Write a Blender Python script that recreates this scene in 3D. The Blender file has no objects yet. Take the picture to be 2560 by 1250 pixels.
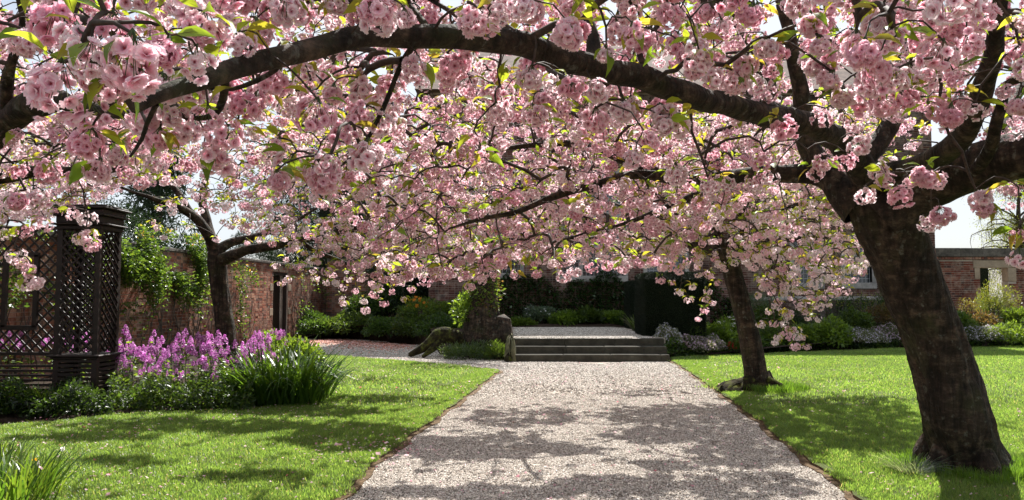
import bpy, math, random
import numpy as np
from mathutils import Vector, geometry

sc = bpy.context.scene
COL = sc.collection
random.seed(7)
RNG = np.random.default_rng(7)
R = math.radians

# ---------------------------------------------------------------- camera
F = 1900.0
PITCH = math.atan(120 / F)
EYE = np.array([0.0, 0.0, 1.5])
cam_d = bpy.data.cameras.new("camera")
cam = bpy.data.objects.new("camera", cam_d)
COL.objects.link(cam)
cam.location = EYE
cam.rotation_euler = (R(90) + PITCH, 0, 0)
cam_d.sensor_width = 36
cam_d.lens = 36 * F / 2560
cam_d.clip_start = 0.05
cam_d.clip_end = 2000
sc.camera = cam

# ---------------------------------------------------------------- sky, sun, exposure
SUN_AZ, SUN_EL = R(13), R(49)
TOSUN = np.array([math.sin(SUN_AZ) * math.cos(SUN_EL), math.cos(SUN_AZ) * math.cos(SUN_EL), math.sin(SUN_EL)])
world = bpy.data.worlds.new("World")
sc.world = world
world.use_nodes = True
wn = world.node_tree
sky = wn.nodes.new('ShaderNodeTexSky')
sky.sky_type = 'NISHITA'
sky.sun_disc = False
sky.sun_elevation = SUN_EL
sky.sun_rotation = SUN_AZ
sky.air_density = 1.0
sky.dust_density = 2.0
tc = wn.nodes.new('ShaderNodeTexCoord')
nz = wn.nodes.new('ShaderNodeTexNoise')
nz.inputs['Scale'].default_value = 2.2
nz.inputs['Detail'].default_value = 6
rp = wn.nodes.new('ShaderNodeValToRGB')
rp.color_ramp.elements[0].position = 0.30
rp.color_ramp.elements[1].position = 0.58
mx = wn.nodes.new('ShaderNodeMix')
mx.data_type = 'RGBA'
mx.inputs[7].default_value = (7.9, 8.5, 9.3, 1)
wn.links.new(tc.outputs['Generated'], nz.inputs['Vector'])
wn.links.new(nz.outputs['Fac'], rp.inputs['Fac'])
wn.links.new(rp.outputs['Color'], mx.inputs[0])
wn.links.new(sky.outputs[0], mx.inputs[6])
wn.links.new(mx.outputs[2], wn.nodes['Background'].inputs[0])
wn.nodes['Background'].inputs[1].default_value = 0.052

sun_d = bpy.data.lights.new("sun", 'SUN')
sun_d.energy = 5.0
sun_d.angle = R(0.53)
sun_d.color = (1.0, 0.965, 0.91)
sun = bpy.data.objects.new("sun", sun_d)
COL.objects.link(sun)
sun.rotation_euler = Vector(TOSUN).to_track_quat('Z', 'Y').to_euler()
sun.location = (3, 20, 25)

vs = sc.view_settings
vs.view_transform = 'Standard'
vs.look = 'None'
vs.gamma = 1
vs.exposure = 1.22
vs.use_curve_mapping = False
cy = sc.cycles
cy.max_bounces = 7
cy.diffuse_bounces = 4
cy.glossy_bounces = 2
cy.transmission_bounces = 4
cy.transparent_max_bounces = 6
cy.sample_clamp_indirect = 6
cy.use_denoising = True

# ---------------------------------------------------------------- helpers
cp_, sp_ = math.cos(PITCH), math.sin(PITCH)


def W(px, py, Y):
    """world point seen at photo pixel (px, py) at world depth Y"""
    a, b = (px - 1280) / F, (625 - py) / F
    d = np.array([a, cp_ - b * sp_, sp_ + b * cp_])
    return EYE + d * (Y / d[1])


def G(px, py, z=0.0):
    """world point on the horizontal plane at height z"""
    a, b = (px - 1280) / F, (625 - py) / F
    d = np.array([a, cp_ - b * sp_, sp_ + b * cp_])
    return EYE + d * ((z - 1.5) / d[2])


def proj(P):
    P = np.atleast_2d(P) - EYE
    f = P[:, 1] * cp_ + P[:, 2] * sp_
    u = -P[:, 1] * sp_ + P[:, 2] * cp_
    f = np.where(f < 0.01, 0.01, f)
    return 1280 + F * P[:, 0] / f, 625 - F * u / f, f


def put(o, label=None, cat=None, group=None, kind=None):
    if label: o['label'] = label
    if cat: o['category'] = cat
    if group: o['group'] = group
    if kind: o['kind'] = kind
    return o


def empty(name, loc=(0, 0, 0), label=None, cat=None, group=None, parent=None):
    o = bpy.data.objects.new(name, None)
    o.empty_display_size = 0.2
    COL.objects.link(o)
    o.location = loc
    if parent: o.parent = parent
    return put(o, label, cat, group)


class Geo:
    def __init__(s):
        s.v, s.f3, s.f4, s.m3, s.m4, s.c, s.n = [], [], [], [], [], [], 0

    def add(s, v, f, mat=0, col=(1, 1, 1)):
        v = np.asarray(v, float).reshape(-1, 3)
        f = np.asarray(f, int)
        col = np.asarray(col, float)
        if col.ndim == 1: col = np.tile(col, (len(v), 1))
        s.v.append(v); s.c.append(col)
        if len(f):
            if f.shape[1] == 3: s.f3.append(f + s.n); s.m3.append(np.full(len(f), mat))
            else: s.f4.append(f + s.n); s.m4.append(np.full(len(f), mat))
        s.n += len(v)
        return s

    def stamp(s, tv, tf, Rm, sc_, T, mat=0, tcol=None, icol=None):
        """copies of a template: Rm (N,3,3), sc_ (N,) or (N,3), T (N,3)"""
        tv = np.asarray(tv, float); tf = np.asarray(tf, int)
        N = len(T)
        if N == 0: return s
        sc_ = np.asarray(sc_, float)
        if sc_.ndim == 1: sc_ = sc_[:, None] * np.ones(3)
        V = np.einsum('nij,nkj->nki', Rm, sc_[:, None, :] * tv[None]) + np.asarray(T)[:, None, :]
        C = np.ones((N, len(tv), 3))
        if tcol is not None: C = C * np.asarray(tcol)[None]
        if icol is not None: C = C * np.asarray(icol)[:, None, :]
        Fc = (tf[None] + (np.arange(N) * len(tv))[:, None, None]).reshape(-1, tf.shape[1])
        return s.add(V.reshape(-1, 3), Fc, mat, C.reshape(-1, 3))

    def mesh(s, name, mats, smooth=False):
        me = bpy.data.meshes.new(name)
        V = np.concatenate(s.v); C = np.concatenate(s.c)
        f3 = np.concatenate(s.f3) if s.f3 else np.zeros((0, 3), int)
        f4 = np.concatenate(s.f4) if s.f4 else np.zeros((0, 4), int)
        m = np.concatenate(s.m3 + s.m4) if (s.m3 or s.m4) else np.zeros(0, int)
        me.vertices.add(len(V)); me.vertices.foreach_set('co', V.ravel())
        loops = np.concatenate([f3.ravel(), f4.ravel()])
        me.loops.add(len(loops)); me.loops.foreach_set('vertex_index', loops)
        n3, n4 = len(f3), len(f4)
        me.polygons.add(n3 + n4)
        st = np.concatenate([np.arange(n3) * 3, n3 * 3 + np.arange(n4) * 4])
        me.polygons.foreach_set('loop_start', st)
        me.polygons.foreach_set('material_index', m)
        me.polygons.foreach_set('use_smooth', np.full(n3 + n4, smooth))
        a = me.attributes.new('Col', 'FLOAT_COLOR', 'POINT')
        a.data.foreach_set('color', np.concatenate([C, np.ones((len(C), 1))], 1).ravel())
        for mt in (mats if isinstance(mats, (list, tuple)) else [mats]): me.materials.append(mt)
        me.update(calc_edges=True)
        me.validate()
        return me

    def obj(s, name, mats, parent=None, smooth=False, link=True, **kw):
        o = bpy.data.objects.new(name, s.mesh(name, mats, smooth))
        if link: COL.objects.link(o)
        if parent: o.parent = parent
        return put(o, **kw)


def link_obj(name, me, parent=None, loc=None, rot=None, scale=None, **kw):
    o = bpy.data.objects.new(name, me)
    COL.objects.link(o)
    if parent: o.parent = parent
    if loc is not None: o.location = loc
    if rot is not None: o.rotation_euler = rot
    if scale is not None: o.scale = scale
    return put(o, **kw)


BOXF = np.array([(0, 3, 2, 1), (4, 5, 6, 7), (0, 1, 5, 4), (1, 2, 6, 5), (2, 3, 7, 6), (3, 0, 4, 7)])


def box(g, lo, hi, mat=0, col=(1, 1, 1), M=None, o=None):
    x0, y0, z0 = lo; x1, y1, z1 = hi
    v = np.array([(x0, y0, z0), (x1, y0, z0), (x1, y1, z0), (x0, y1, z0), (x0, y0, z1), (x1, y0, z1), (x1, y1, z1), (x0, y1, z1)], float)
    if M is not None: v = v @ np.asarray(M).T
    if o is not None: v = v + np.asarray(o)
    return g.add(v, BOXF, mat, col)


def bev_box(g, lo, hi, b=0.01, mat=0, col=(1, 1, 1), M=None, o=None, jit=0.0):
    """box with chamfered front/top edges (8 -> 24 verts, octagonal stack)"""
    x0, y0, z0 = lo; x1, y1, z1 = hi
    rings = []
    for z, i in ((z0, b), (z0 + b, 0), (z1 - b, 0), (z1, b)):
        rings += [(x0 + i, y0 + i, z), (x1 - i, y0 + i, z), (x1 - i, y1 - i, z), (x0 + i, y1 - i, z)]
    v = np.array(rings, float)
    if jit: v += RNG.normal(0, jit, v.shape)
    f = [(0, 3, 2, 1), (12, 13, 14, 15)]
    for k in range(3):
        for j in range(4):
            a, c = k * 4 + j, k * 4 + (j + 1) % 4
            f.append((a, c, c + 4, a + 4))
    if M is not None: v = v @ np.asarray(M).T
    if o is not None: v = v + np.asarray(o)
    return g.add(v, f, mat, col)


def spline(P, rad, step):
    """Catmull-Rom resampling of control points and radii"""
    P = np.asarray(P, float); rad = np.asarray(rad, float)
    Q = np.vstack([2 * P[0] - P[1], P, 2 * P[-1] - P[-2]])
    out, ro = [], []
    for i in range(len(P) - 1):
        p0, p1, p2, p3 = Q[i:i + 4]
        n = max(2, int(np.linalg.norm(p2 - p1) / step))
        t = np.linspace(0, 1, n, endpoint=False)[:, None]
        out.append(.5 * (2 * p1 + (p2 - p0) * t + (2 * p0 - 5 * p1 + 4 * p2 - p3) * t ** 2 + (3 * p1 - p0 - 3 * p2 + p3) * t ** 3))
        ro.append(rad[i] + (rad[i + 1] - rad[i]) * t[:, 0])
    out.append(P[-1:]); ro.append(rad[-1:])
    return np.vstack(out), np.concatenate(ro)


def wob(t, seed, f):
    return math.sin(t * f + seed) + .5 * math.sin(t * f * 2.3 + seed * 1.7) + .25 * math.sin(t * f * 5.1 + seed * 3.1)


def tube(g, P, rad, n=6, mat=0, col=(1, 1, 1), rough=0.0, seed=0, caps=False, ridges=0):
    P = np.asarray(P, float)
    K = len(P)
    T = np.gradient(P, axis=0)
    T /= np.linalg.norm(T, axis=1)[:, None] + 1e-9
    ref = np.array([0, 0, 1.]) if abs(T[0][2]) < .8 else np.array([1., 0, 0])
    N = np.cross(T[0], ref); N /= np.linalg.norm(N)
    Ns = [N]
    for i in range(1, K):
        N = Ns[-1] - T[i] * np.dot(Ns[-1], T[i]); N /= np.linalg.norm(N) + 1e-9
        Ns.append(N)
    Ns = np.array(Ns); Bs = np.cross(T, Ns)
    a = np.linspace(0, 2 * np.pi, n, endpoint=False)
    rr = np.repeat(np.asarray(rad, float)[:, None], n, 1)
    if rough:
        s = np.arange(K)[:, None]
        L = np.concatenate([[0], np.cumsum(np.linalg.norm(np.diff(P, axis=0), axis=1))])[:, None]
        r0 = np.mean(rad)
        k = L / max(r0, .02)
        w = np.zeros((K, n))
        rs = np.random.default_rng(seed)
        for q in range(9):
            fa = rs.integers(1, 5 if q < 4 else 11); ft = rs.uniform(.15, .7 if q < 4 else 2.2)
            w += np.sin(a * fa + rs.uniform(0, 7) + ft * k * rs.choice([-1, 1])) * (.5 if q < 4 else .28)
        if ridges:
            w += .8 * np.abs(np.sin(a * ridges / 2 + .5 * np.sin(k * .8)))
            w += rs.normal(0, .35, (K, n))
        rr = rr * (1 + rough * w)
    V = P[:, None, :] + rr[..., None] * (np.cos(a)[None, :, None] * Ns[:, None, :] + np.sin(a)[None, :, None] * Bs[:, None, :])
    i = np.arange(K - 1)[:, None]; j = np.arange(n)[None]
    A = i * n + j; B = i * n + (j + 1) % n
    f = np.stack([A, B, B + n, A + n], -1).reshape(-1, 4)
    g.add(V.reshape(-1, 3), f, mat, col)
    if caps:
        c = np.vstack([V[-1], P[-1:] + T[-1] * rad[-1] * .6])
        g.add(c, [(j_, (j_ + 1) % n, n) for j_ in range(n)], mat, col)
    return g


def rots(d, roll=None):
    """rotation matrices taking +Y to directions d, with random roll about it"""
    d = np.asarray(d, float); d = d / (np.linalg.norm(d, axis=1)[:, None] + 1e-9)
    up = np.where(np.abs(d[:, 2:3]) > .95, np.array([[1., 0, 0]]), np.array([[0, 0, 1.]]))
    x = np.cross(d, up); x /= np.linalg.norm(x, axis=1)[:, None]
    z = np.cross(x, d)
    if roll is None: roll = RNG.uniform(0, 2 * np.pi, len(d))
    c, s_ = np.cos(roll)[:, None], np.sin(roll)[:, None]
    x2 = x * c + z * s_; z2 = -x * s_ + z * c
    return np.stack([x2, d, z2], -1)


def eul(M):
    from mathutils import Matrix
    return Matrix([list(r) for r in M]).to_euler()


def rdir(n, zmin=-1., zmax=1.):
    z = RNG.uniform(zmin, zmax, n); a = RNG.uniform(0, 2 * np.pi, n); r = np.sqrt(1 - z * z)
    return np.stack([r * np.cos(a), r * np.sin(a), z], 1)


def inpoly(P, poly):
    x, y = P[:, 0], P[:, 1]
    c = np.zeros(len(P), bool)
    j = len(poly) - 1
    for i in range(len(poly)):
        xi, yi = poly[i][0], poly[i][1]; xj, yj = poly[j][0], poly[j][1]
        t = ((yi > y) != (yj > y)) & (x < (xj - xi) * (y - yi) / (yj - yi + 1e-12) + xi)
        c ^= t; j = i
    return c


def interp(x, pts):
    pts = np.array(pts, float)
    return np.interp(x, pts[:, 0], pts[:, 1])


# ---------------------------------------------------------------- materials
class MB:
    def __init__(s, name):
        s.m = bpy.data.materials.new(name); s.m.use_nodes = True
        s.nt = s.m.node_tree; s.p = s.nt.nodes['Principled BSDF']; s.out = s.nt.nodes['Material Output']

    def n(s, t, **kw):
        o = s.nt.nodes.new(t)
        for k, v in kw.items():
            if k.startswith('_'): setattr(o, k[1:], v)
            else: o.inputs[k.replace('__', ' ')].default_value = v
        return o

    def l(s, a, b): s.nt.links.new(a, b)

    def obj(s):
        return s.n('ShaderNodeTexCoord').outputs['Object']

    def noise(s, scale, detail=4, vec=None, rough=.6):
        o = s.n('ShaderNodeTexNoise', Scale=scale, Detail=detail, Roughness=rough)
        s.l(vec if vec is not None else s.obj(), o.inputs['Vector'])
        return o.outputs['Fac']

    def ramp(s, fac, stops):
        o = s.n('ShaderNodeValToRGB')
        e = o.color_ramp.elements
        while len(e) < len(stops): e.new(.5)
        for k, (p, c) in enumerate(stops):
            e[k].position = p
            e[k].color = tuple(c) + (1,) if not isinstance(c, (int, float)) else (c, c, c, 1)
        s.l(fac, o.inputs['Fac'])
        return o.outputs['Color']

    def mix(s, a, b, fac=.5, mode='MIX'):
        o = s.n('ShaderNodeMix', _data_type='RGBA', _blend_type=mode)
        for sock, v in ((o.inputs[0], fac), (o.inputs[6], a), (o.inputs[7], b)):
            if hasattr(v, 'links'): s.l(v, sock)
            else: sock.default_value = v if isinstance(v, (int, float)) else tuple(v) + (1,)
        return o.outputs[2]

    def attr(s, name='Col'):
        o = s.n('ShaderNodeAttribute'); o.attribute_name = name
        return o.outputs['Color']

    def rand(s):
        return s.n('ShaderNodeObjectInfo').outputs['Random']

    def bump(s, h, strength=.5, dist=.02):
        o = s.n('ShaderNodeBump', Strength=strength, Distance=dist)
        s.l(h, o.inputs['Height']); s.l(o.outputs[0], s.p.inputs['Normal'])
        return o.outputs[0]

    def base(s, c, rough=.8, spec=.3):
        if hasattr(c, 'links'): s.l(c, s.p.inputs['Base Color'])
        else: s.p.inputs['Base Color'].default_value = tuple(c) + (1,)
        s.p.inputs['Roughness'].default_value = rough
        s.p.inputs['Specular IOR Level'].default_value = spec
        return s

    def translucent(s, c, fac):
        t = s.n('ShaderNodeBsdfTranslucent'); s.l(c, t.inputs['Color'])
        mxs = s.n('ShaderNodeMixShader'); mxs.inputs[0].default_value = fac
        s.l(s.p.outputs[0], mxs.inputs[1]); s.l(t.outputs[0], mxs.inputs[2]); s.l(mxs.outputs[0], s.out.inputs['Surface'])
        return s


def leaf_mat(name, trans_tint, fac=.5, rough=.45, spec=.35, vary=.25):
    """colour comes from the Col attribute (a pigment per leaf), varied per object"""
    b = MB(name)
    c = b.attr()
    r = b.ramp(b.rand(), [(0, (1 - vary,) * 3), (1, (1 + vary,) * 3)])
    c = b.mix(c, r, 1.0, 'MULTIPLY')
    b.base(c, rough, spec)
    t = b.mix(c, trans_tint, 1.0, 'MULTIPLY')
    b.translucent(t, fac)
    return b.m


M = {}
M['petal'] = None
b = MB('petal'); c = b.attr()
r = b.ramp(b.rand(), [(0, (.96, .70, .79)), (.4, (1.0, .86, .91)), (.75, (1.0, .97, .98)), (1, (1.0, 1.0, 1.0))])
c = b.mix(c, r, 1.0, 'MULTIPLY'); b.base(c, .6, .2)
b.translucent(b.mix(c, (1.0, .95, .965), 1.0, 'MULTIPLY'), .56); M['petal'] = b.m
M['leaf'] = leaf_mat('young_leaf', (2.6, 2.3, 1.0), .55)
M['green'] = leaf_mat('green_leaf', (2.8, 2.4, 1.1), .5, .38, .5)
M['glossy'] = leaf_mat('glossy_leaf', (1.6, 1.8, .8), .25, .25, .7)
M['yew'] = leaf_mat('yew_leaf', (1.2, 1.4, .8), .15, .5, .35)
M['honesty'] = leaf_mat('purple_petal', (1.3, 1.0, 1.3), .5, .6, .2)
M['grassb'] = leaf_mat('grass_blade', (2.75, 2.6, 1.5), .55, .35, .5, .2)
M['stem'] = MB('stem').base((.06, .09, .03), .7).m

# bark
b = MB('cherry_bark'); o = b.obj()
mp = b.n('ShaderNodeMapping'); mp.inputs['Scale'].default_value = (1.3, 1.3, 2.6); b.l(o, mp.inputs['Vector'])
n1 = b.noise(5, 7, mp.outputs[0], .75); n2 = b.noise(3.0, 5); n3 = b.noise(60, 3)
c = b.ramp(n1, [(.30, (.009, .006, .004)), (.5, (.038, .026, .018)), (.70, (.13, .090, .062))])
moss = b.ramp(n2, [(.52, 0.0), (.68, 1.0)])
c = b.mix(c, (.035, .042, .012), b.mix((0, 0, 0), moss, .55))
li = b.ramp(b.noise(14, 4), [(.60, 0.0), (.68, 1.0)])
c = b.mix(c, (.17, .17, .14), b.mix((0, 0, 0), li, .6))
vo = b.n('ShaderNodeTexVoronoi', Scale=9.0); vo.feature = 'DISTANCE_TO_EDGE'
mp2 = b.n('ShaderNodeMapping'); mp2.inputs['Scale'].default_value = (1.6, 1.6, .25); b.l(o, mp2.inputs['Vector'])
b.l(b.mix(mp2.outputs[0], b.n('ShaderNodeTexNoise', Scale=6.0).outputs['Color'], .12), vo.inputs['Vector'])
crk = b.ramp(vo.outputs['Distance'], [(0, 0.0), (.16, 1.0)])
mp3 = b.n('ShaderNodeMapping'); mp3.inputs['Scale'].default_value = (3.2, 3.2, .32); b.l(o, mp3.inputs['Vector'])
str_ = b.noise(4.5, 5, mp3.outputs[0], .65)
c = b.mix(c, b.ramp(str_, [(.38, (.35, .33, .32)), (.55, (1, 1, 1)), (.72, (1.5, 1.4, 1.35))]), 1.0, 'MULTIPLY')
hgt = b.mix(b.mix(n1, n3, .25), b.mix(crk, str_, .7), .45)
b.base(c, .85, .25); b.bump(hgt, 1.0, .05); M['bark'] = b.m
b = MB('hedge_core'); b.base((.008, .012, .006), .95, .1); M['core'] = b.m
b = MB('twig_bark'); b.base(b.ramp(b.noise(30, 3), [(.3, (.022, .015, .012)), (.7, (.08, .056, .042))]), .8, .3); M['twig'] = b.m
b = MB('mossy_wood'); n1 = b.noise(7, 6)
b.base(b.ramp(n1, [(.35, (.012, .010, .006)), (.5, (.03, .026, .012)), (.62, (.075, .085, .018)), (.8, (.11, .12, .022))]), .95, .1)
b.bump(b.noise(28, 5), 1.0, .03); M['moss'] = b.m

# brick: colour per brick in Col
def brick_mat(name, tint):
    b = MB(name); c = b.attr()
    c = b.mix(c, b.ramp(b.rand(), [(0, (.72, .70, .70)), (1, (1.25, 1.2, 1.15))]), 1.0, 'MULTIPLY')
    g_ = b.n('ShaderNodeNewGeometry').outputs['Position']
    n = b.noise(1.1, 6, g_, .7); d = b.ramp(n, [(.36, (.42, .40, .38)), (.6, (1, 1, 1))])
    c = b.mix(c, d, 1.0, 'MULTIPLY')
    lime = b.ramp(b.noise(3.3, 6, g_, .75), [(.48, 0.0), (.68, 1.0)])
    c = b.mix(c, tint, b.mix((0, 0, 0), lime, .55))
    c = b.mix(c, b.ramp(b.noise(45, 3, g_), [(.3, (.75,) * 3), (.7, (1.15,) * 3)]), 1.0, 'MULTIPLY')
    b.base(c, .9, .15); b.bump(b.noise(70, 4, g_), .6, .008)
    return b.m


M['brick'] = brick_mat('old_brick', (.42, .34, .27))
b = MB('mortar'); g_ = b.n('ShaderNodeNewGeometry').outputs['Position']
b.base(b.ramp(b.noise(2.4, 6, g_), [(.3, (.20, .165, .135)), (.7, (.48, .41, .34))]), .95, .1); b.bump(b.noise(60, 4, g_), .5, .01); M['mortar'] = b.m


def stone_mat(name, a, b_, sc_=3, bs=40, bump=.5):
    b = MB(name); g_ = b.n('ShaderNodeNewGeometry').outputs['Position']
    c = b.ramp(b.noise(sc_, 7, g_, .7), [(.32, a), (.68, b_)])
    sp = b.ramp(b.noise(17, 4, g_), [(.60, (1, 1, 1)), (.72, (.62, .62, .6))])
    c = b.mix(c, sp, 1.0, 'MULTIPLY')
    b.base(c, .9, .2); b.bump(b.noise(bs, 5, g_), bump, .012)
    return b.m


M['step'] = stone_mat('step_stone', (.022, .020, .014), (.075, .068, .052))
M['coping'] = stone_mat('coping_stone', (.035, .032, .028), (.16, .14, .12), 5, 30, .9)
M['sandstone'] = stone_mat('sandstone', (.20, .155, .11), (.38, .30, .22), 2.5, 50, .4)
M['sill'] = stone_mat('window_stone', (.20, .19, .18), (.42, .39, .36), 2.5)
M['rock'] = stone_mat('rock', (.05, .045, .03), (.20, .19, .10), 6, 20, .9)
M['slate'] = stone_mat('roof_tile', (.07, .05, .045), (.20, .14, .11), 3)
b = MB('glass'); b.base((.02, .025, .03), .08, .8); M['glass'] = b.m
b = MB('stained_timber'); n1 = b.noise(9, 5)
b.base(b.ramp(n1, [(.3, (.007, .004, .003)), (.7, (.028, .014, .009))]), .55, .4); b.bump(b.noise(60, 3), .4, .004); M['timber'] = b.m
b = MB('weathered_timber'); b.base(b.ramp(b.noise(8, 5), [(.3, (.03, .025, .02)), (.7, (.11, .09, .075))]), .8, .3); M['oldwood'] = b.m
b = MB('painted_metal'); b.base((.35, .36, .38), .4, .5); M['metal'] = b.m

# soil and ground
b = MB('soil'); g_ = b.n('ShaderNodeNewGeometry').outputs['Position']
b.base(b.ramp(b.noise(6, 7, g_), [(.3, (.018, .012, .009)), (.7, (.065, .045, .032))]), .95, .1); b.bump(b.noise(30, 5, g_), 1, .04); M['soil'] = b.m
b = MB('gravel'); g_ = b.n('ShaderNodeNewGeometry').outputs['Position']
v1 = b.n('ShaderNodeTexVoronoi', Scale=75.0); b.l(g_, v1.inputs['Vector'])
c = b.ramp(b.n('ShaderNodeSeparateColor').outputs[0], [(0, (.5,) * 3), (1, (.5,) * 3)])
sep = b.n('ShaderNodeSeparateColor'); b.l(v1.outputs['Color'], sep.inputs[0])
c = b.ramp(sep.outputs[0], [(0, (.16, .13, .105)), (.35, (.32, .275, .225)), (.7, (.50, .44, .375)), (1, (.70, .63, .54))])
c = b.mix(c, b.ramp(b.noise(.9, 5, g_), [(.35, (.72, .68, .66)), (.65, (1.05, 1.02, 1.0))]), 1.0, 'MULTIPLY')
b.base(c, .8, .3)
vd = b.ramp(v1.outputs['Distance'], [(0, 1.0), (.8, 0.0)])
b.bump(vd, 1.0, .009); M['gravel'] = b.m
b = MB('pebble'); b.base(b.attr(), .75, .3); M['pebble'] = b.m
b = MB('lawn'); g_ = b.n('ShaderNodeNewGeometry').outputs['Position']
c = b.ramp(b.noise(2.0, 6, g_), [(.3, (.085, .12, .018)), (.7, (.14, .18, .028))])
c = b.mix(c, b.ramp(b.noise(120, 3, g_), [(.35, (.45,) * 3), (.65, (1.3,) * 3)]), 1.0, 'MULTIPLY')
b.base(c, .8, .2); b.bump(b.noise(150, 3, g_), 1.0, .03); M['lawn'] = b.m
b = MB('dry_edge'); g_ = b.n('ShaderNodeNewGeometry').outputs['Position']
b.base(b.ramp(b.noise(16, 6, g_), [(.3, (.06, .042, .025)), (.7, (.22, .15, .09))]), .95, .1); b.bump(b.noise(80, 4, g_), 1, .02); M['dry'] = b.m


# ---------------------------------------------------------------- geometry-node scatter for stuff
def scatter(name, pts, eu, scl, vi, variants, parent=None, **kw):
    me = bpy.data.meshes.new(name)
    N = len(pts)
    me.vertices.add(N); me.vertices.foreach_set('co', np.asarray(pts, float).ravel())
    a = me.attributes.new('rot', 'FLOAT_VECTOR', 'POINT'); a.data.foreach_set('vector', np.asarray(eu, float).ravel())
    scl = np.asarray(scl, float)
    if scl.ndim == 1: scl = scl[:, None] * np.ones(3)
    a = me.attributes.new('scl', 'FLOAT_VECTOR', 'POINT'); a.data.foreach_set('vector', scl.ravel())
    a = me.attributes.new('vi', 'INT', 'POINT'); a.data.foreach_set('value', np.asarray(vi, np.int32))
    o = bpy.data.objects.new(name, me); COL.objects.link(o)
    if parent: o.parent = parent
    g = bpy.data.node_groups.new('scatter_' + name, 'GeometryNodeTree')
    g.interface.new_socket('Geometry', in_out='INPUT', socket_type='NodeSocketGeometry')
    g.interface.new_socket('Geometry', in_out='OUTPUT', socket_type='NodeSocketGeometry')
    i = g.nodes.new('NodeGroupInput'); u = g.nodes.new('NodeGroupOutput')
    ip = g.nodes.new('GeometryNodeInstanceOnPoints')
    jn = g.nodes.new('GeometryNodeJoinGeometry')
    for v in variants:
        oi = g.nodes.new('GeometryNodeObjectInfo'); oi.inputs[0].default_value = v
        gi = g.nodes.new('GeometryNodeGeometryToInstance')
        g.links.new(oi.outputs['Geometry'], gi.inputs[0]); g.links.new(gi.outputs[0], jn.inputs[0])

    def att(n, t):
        x = g.nodes.new('GeometryNodeInputNamedAttribute'); x.data_type = t; x.inputs[0].default_value = n
        return x.outputs[0]
    ip.inputs['Pick Instance'].default_value = True
    g.links.new(i.outputs[0], ip.inputs['Points']); g.links.new(jn.outputs[0], ip.inputs['Instance'])
    g.links.new(att('vi', 'INT'), ip.inputs['Instance Index'])
    g.links.new(att('rot', 'FLOAT_VECTOR'), ip.inputs['Rotation'])
    g.links.new(att('scl', 'FLOAT_VECTOR'), ip.inputs['Scale'])
    g.links.new(ip.outputs[0], u.inputs[0])
    m = o.modifiers.new('scatter', 'NODES'); m.node_group = g
    return put(o, kind='stuff', **kw)


# ---------------------------------------------------------------- leaf and flower templates
LEAF_V = np.array([(0, 0, 0), (-.16, .25, .05), (0, .27, 0), (.16, .25, .05), (-.21, .52, .06), (0, .54, -.02), (.21, .52, .06), (-.10, .80, .0), (0, .80, -.06), (.10, .80, .0), (0, 1.02, -.16)])
LEAF_F = [(0, 2, 1), (0, 3, 2), (1, 2, 5), (1, 5, 4), (2, 3, 6), (2, 6, 5), (4, 5, 8), (4, 8, 7), (5, 6, 9), (5, 9, 8), (7, 8, 10), (8, 9, 10)]
DIA_V = np.array([(0, 0, 0), (-.27, .5, .06), (0, 1, -.05), (.27, .5, .06)])
DIA_F = [(0, 2, 1), (0, 3, 2)]


def petal(w=1., cup=.2, notch=.10, ruf=.04, rs=None):
    rs = rs or np.random.default_rng(0)
    v = np.array([(0, 0, 0), (-.30 * w, .42, cup * .5), (0, .45, cup * .25), (.30 * w, .42, cup * .5),
                  (-.42 * w, .78, cup * .9), (0, .80, cup * .6), (.42 * w, .78, cup * .9), (-.20 * w, 1.02, cup * 1.0), (0, 1.0 - notch, cup * .9), (.20 * w, 1.02, cup * 1.0)])
    v[1:] += rs.normal(0, ruf, (9, 3))
    f = [(0, 2, 1), (0, 3, 2), (1, 2, 5), (1, 5, 4), (2, 3, 6), (2, 6, 5), (4, 5, 8), (4, 8, 7), (5, 6, 9), (5, 9, 8)]
    t = np.array([0, .42, .42, .42, .8, .8, .8, 1, 1, 1])
    return v, f, t


def rotx(a):
    c, s = math.cos(a), math.sin(a); return np.array([(1, 0, 0), (0, c, -s), (0, s, c)])


def rotz(a):
    c, s = math.cos(a), math.sin(a); return np.array([(c, -s, 0), (s, c, 0), (0, 0, 1)])


DEEP = np.array((.45, .05, .12)); MIDP = np.array((.95, .65, .72)); PALE = np.array((.98, .90, .92))


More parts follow.
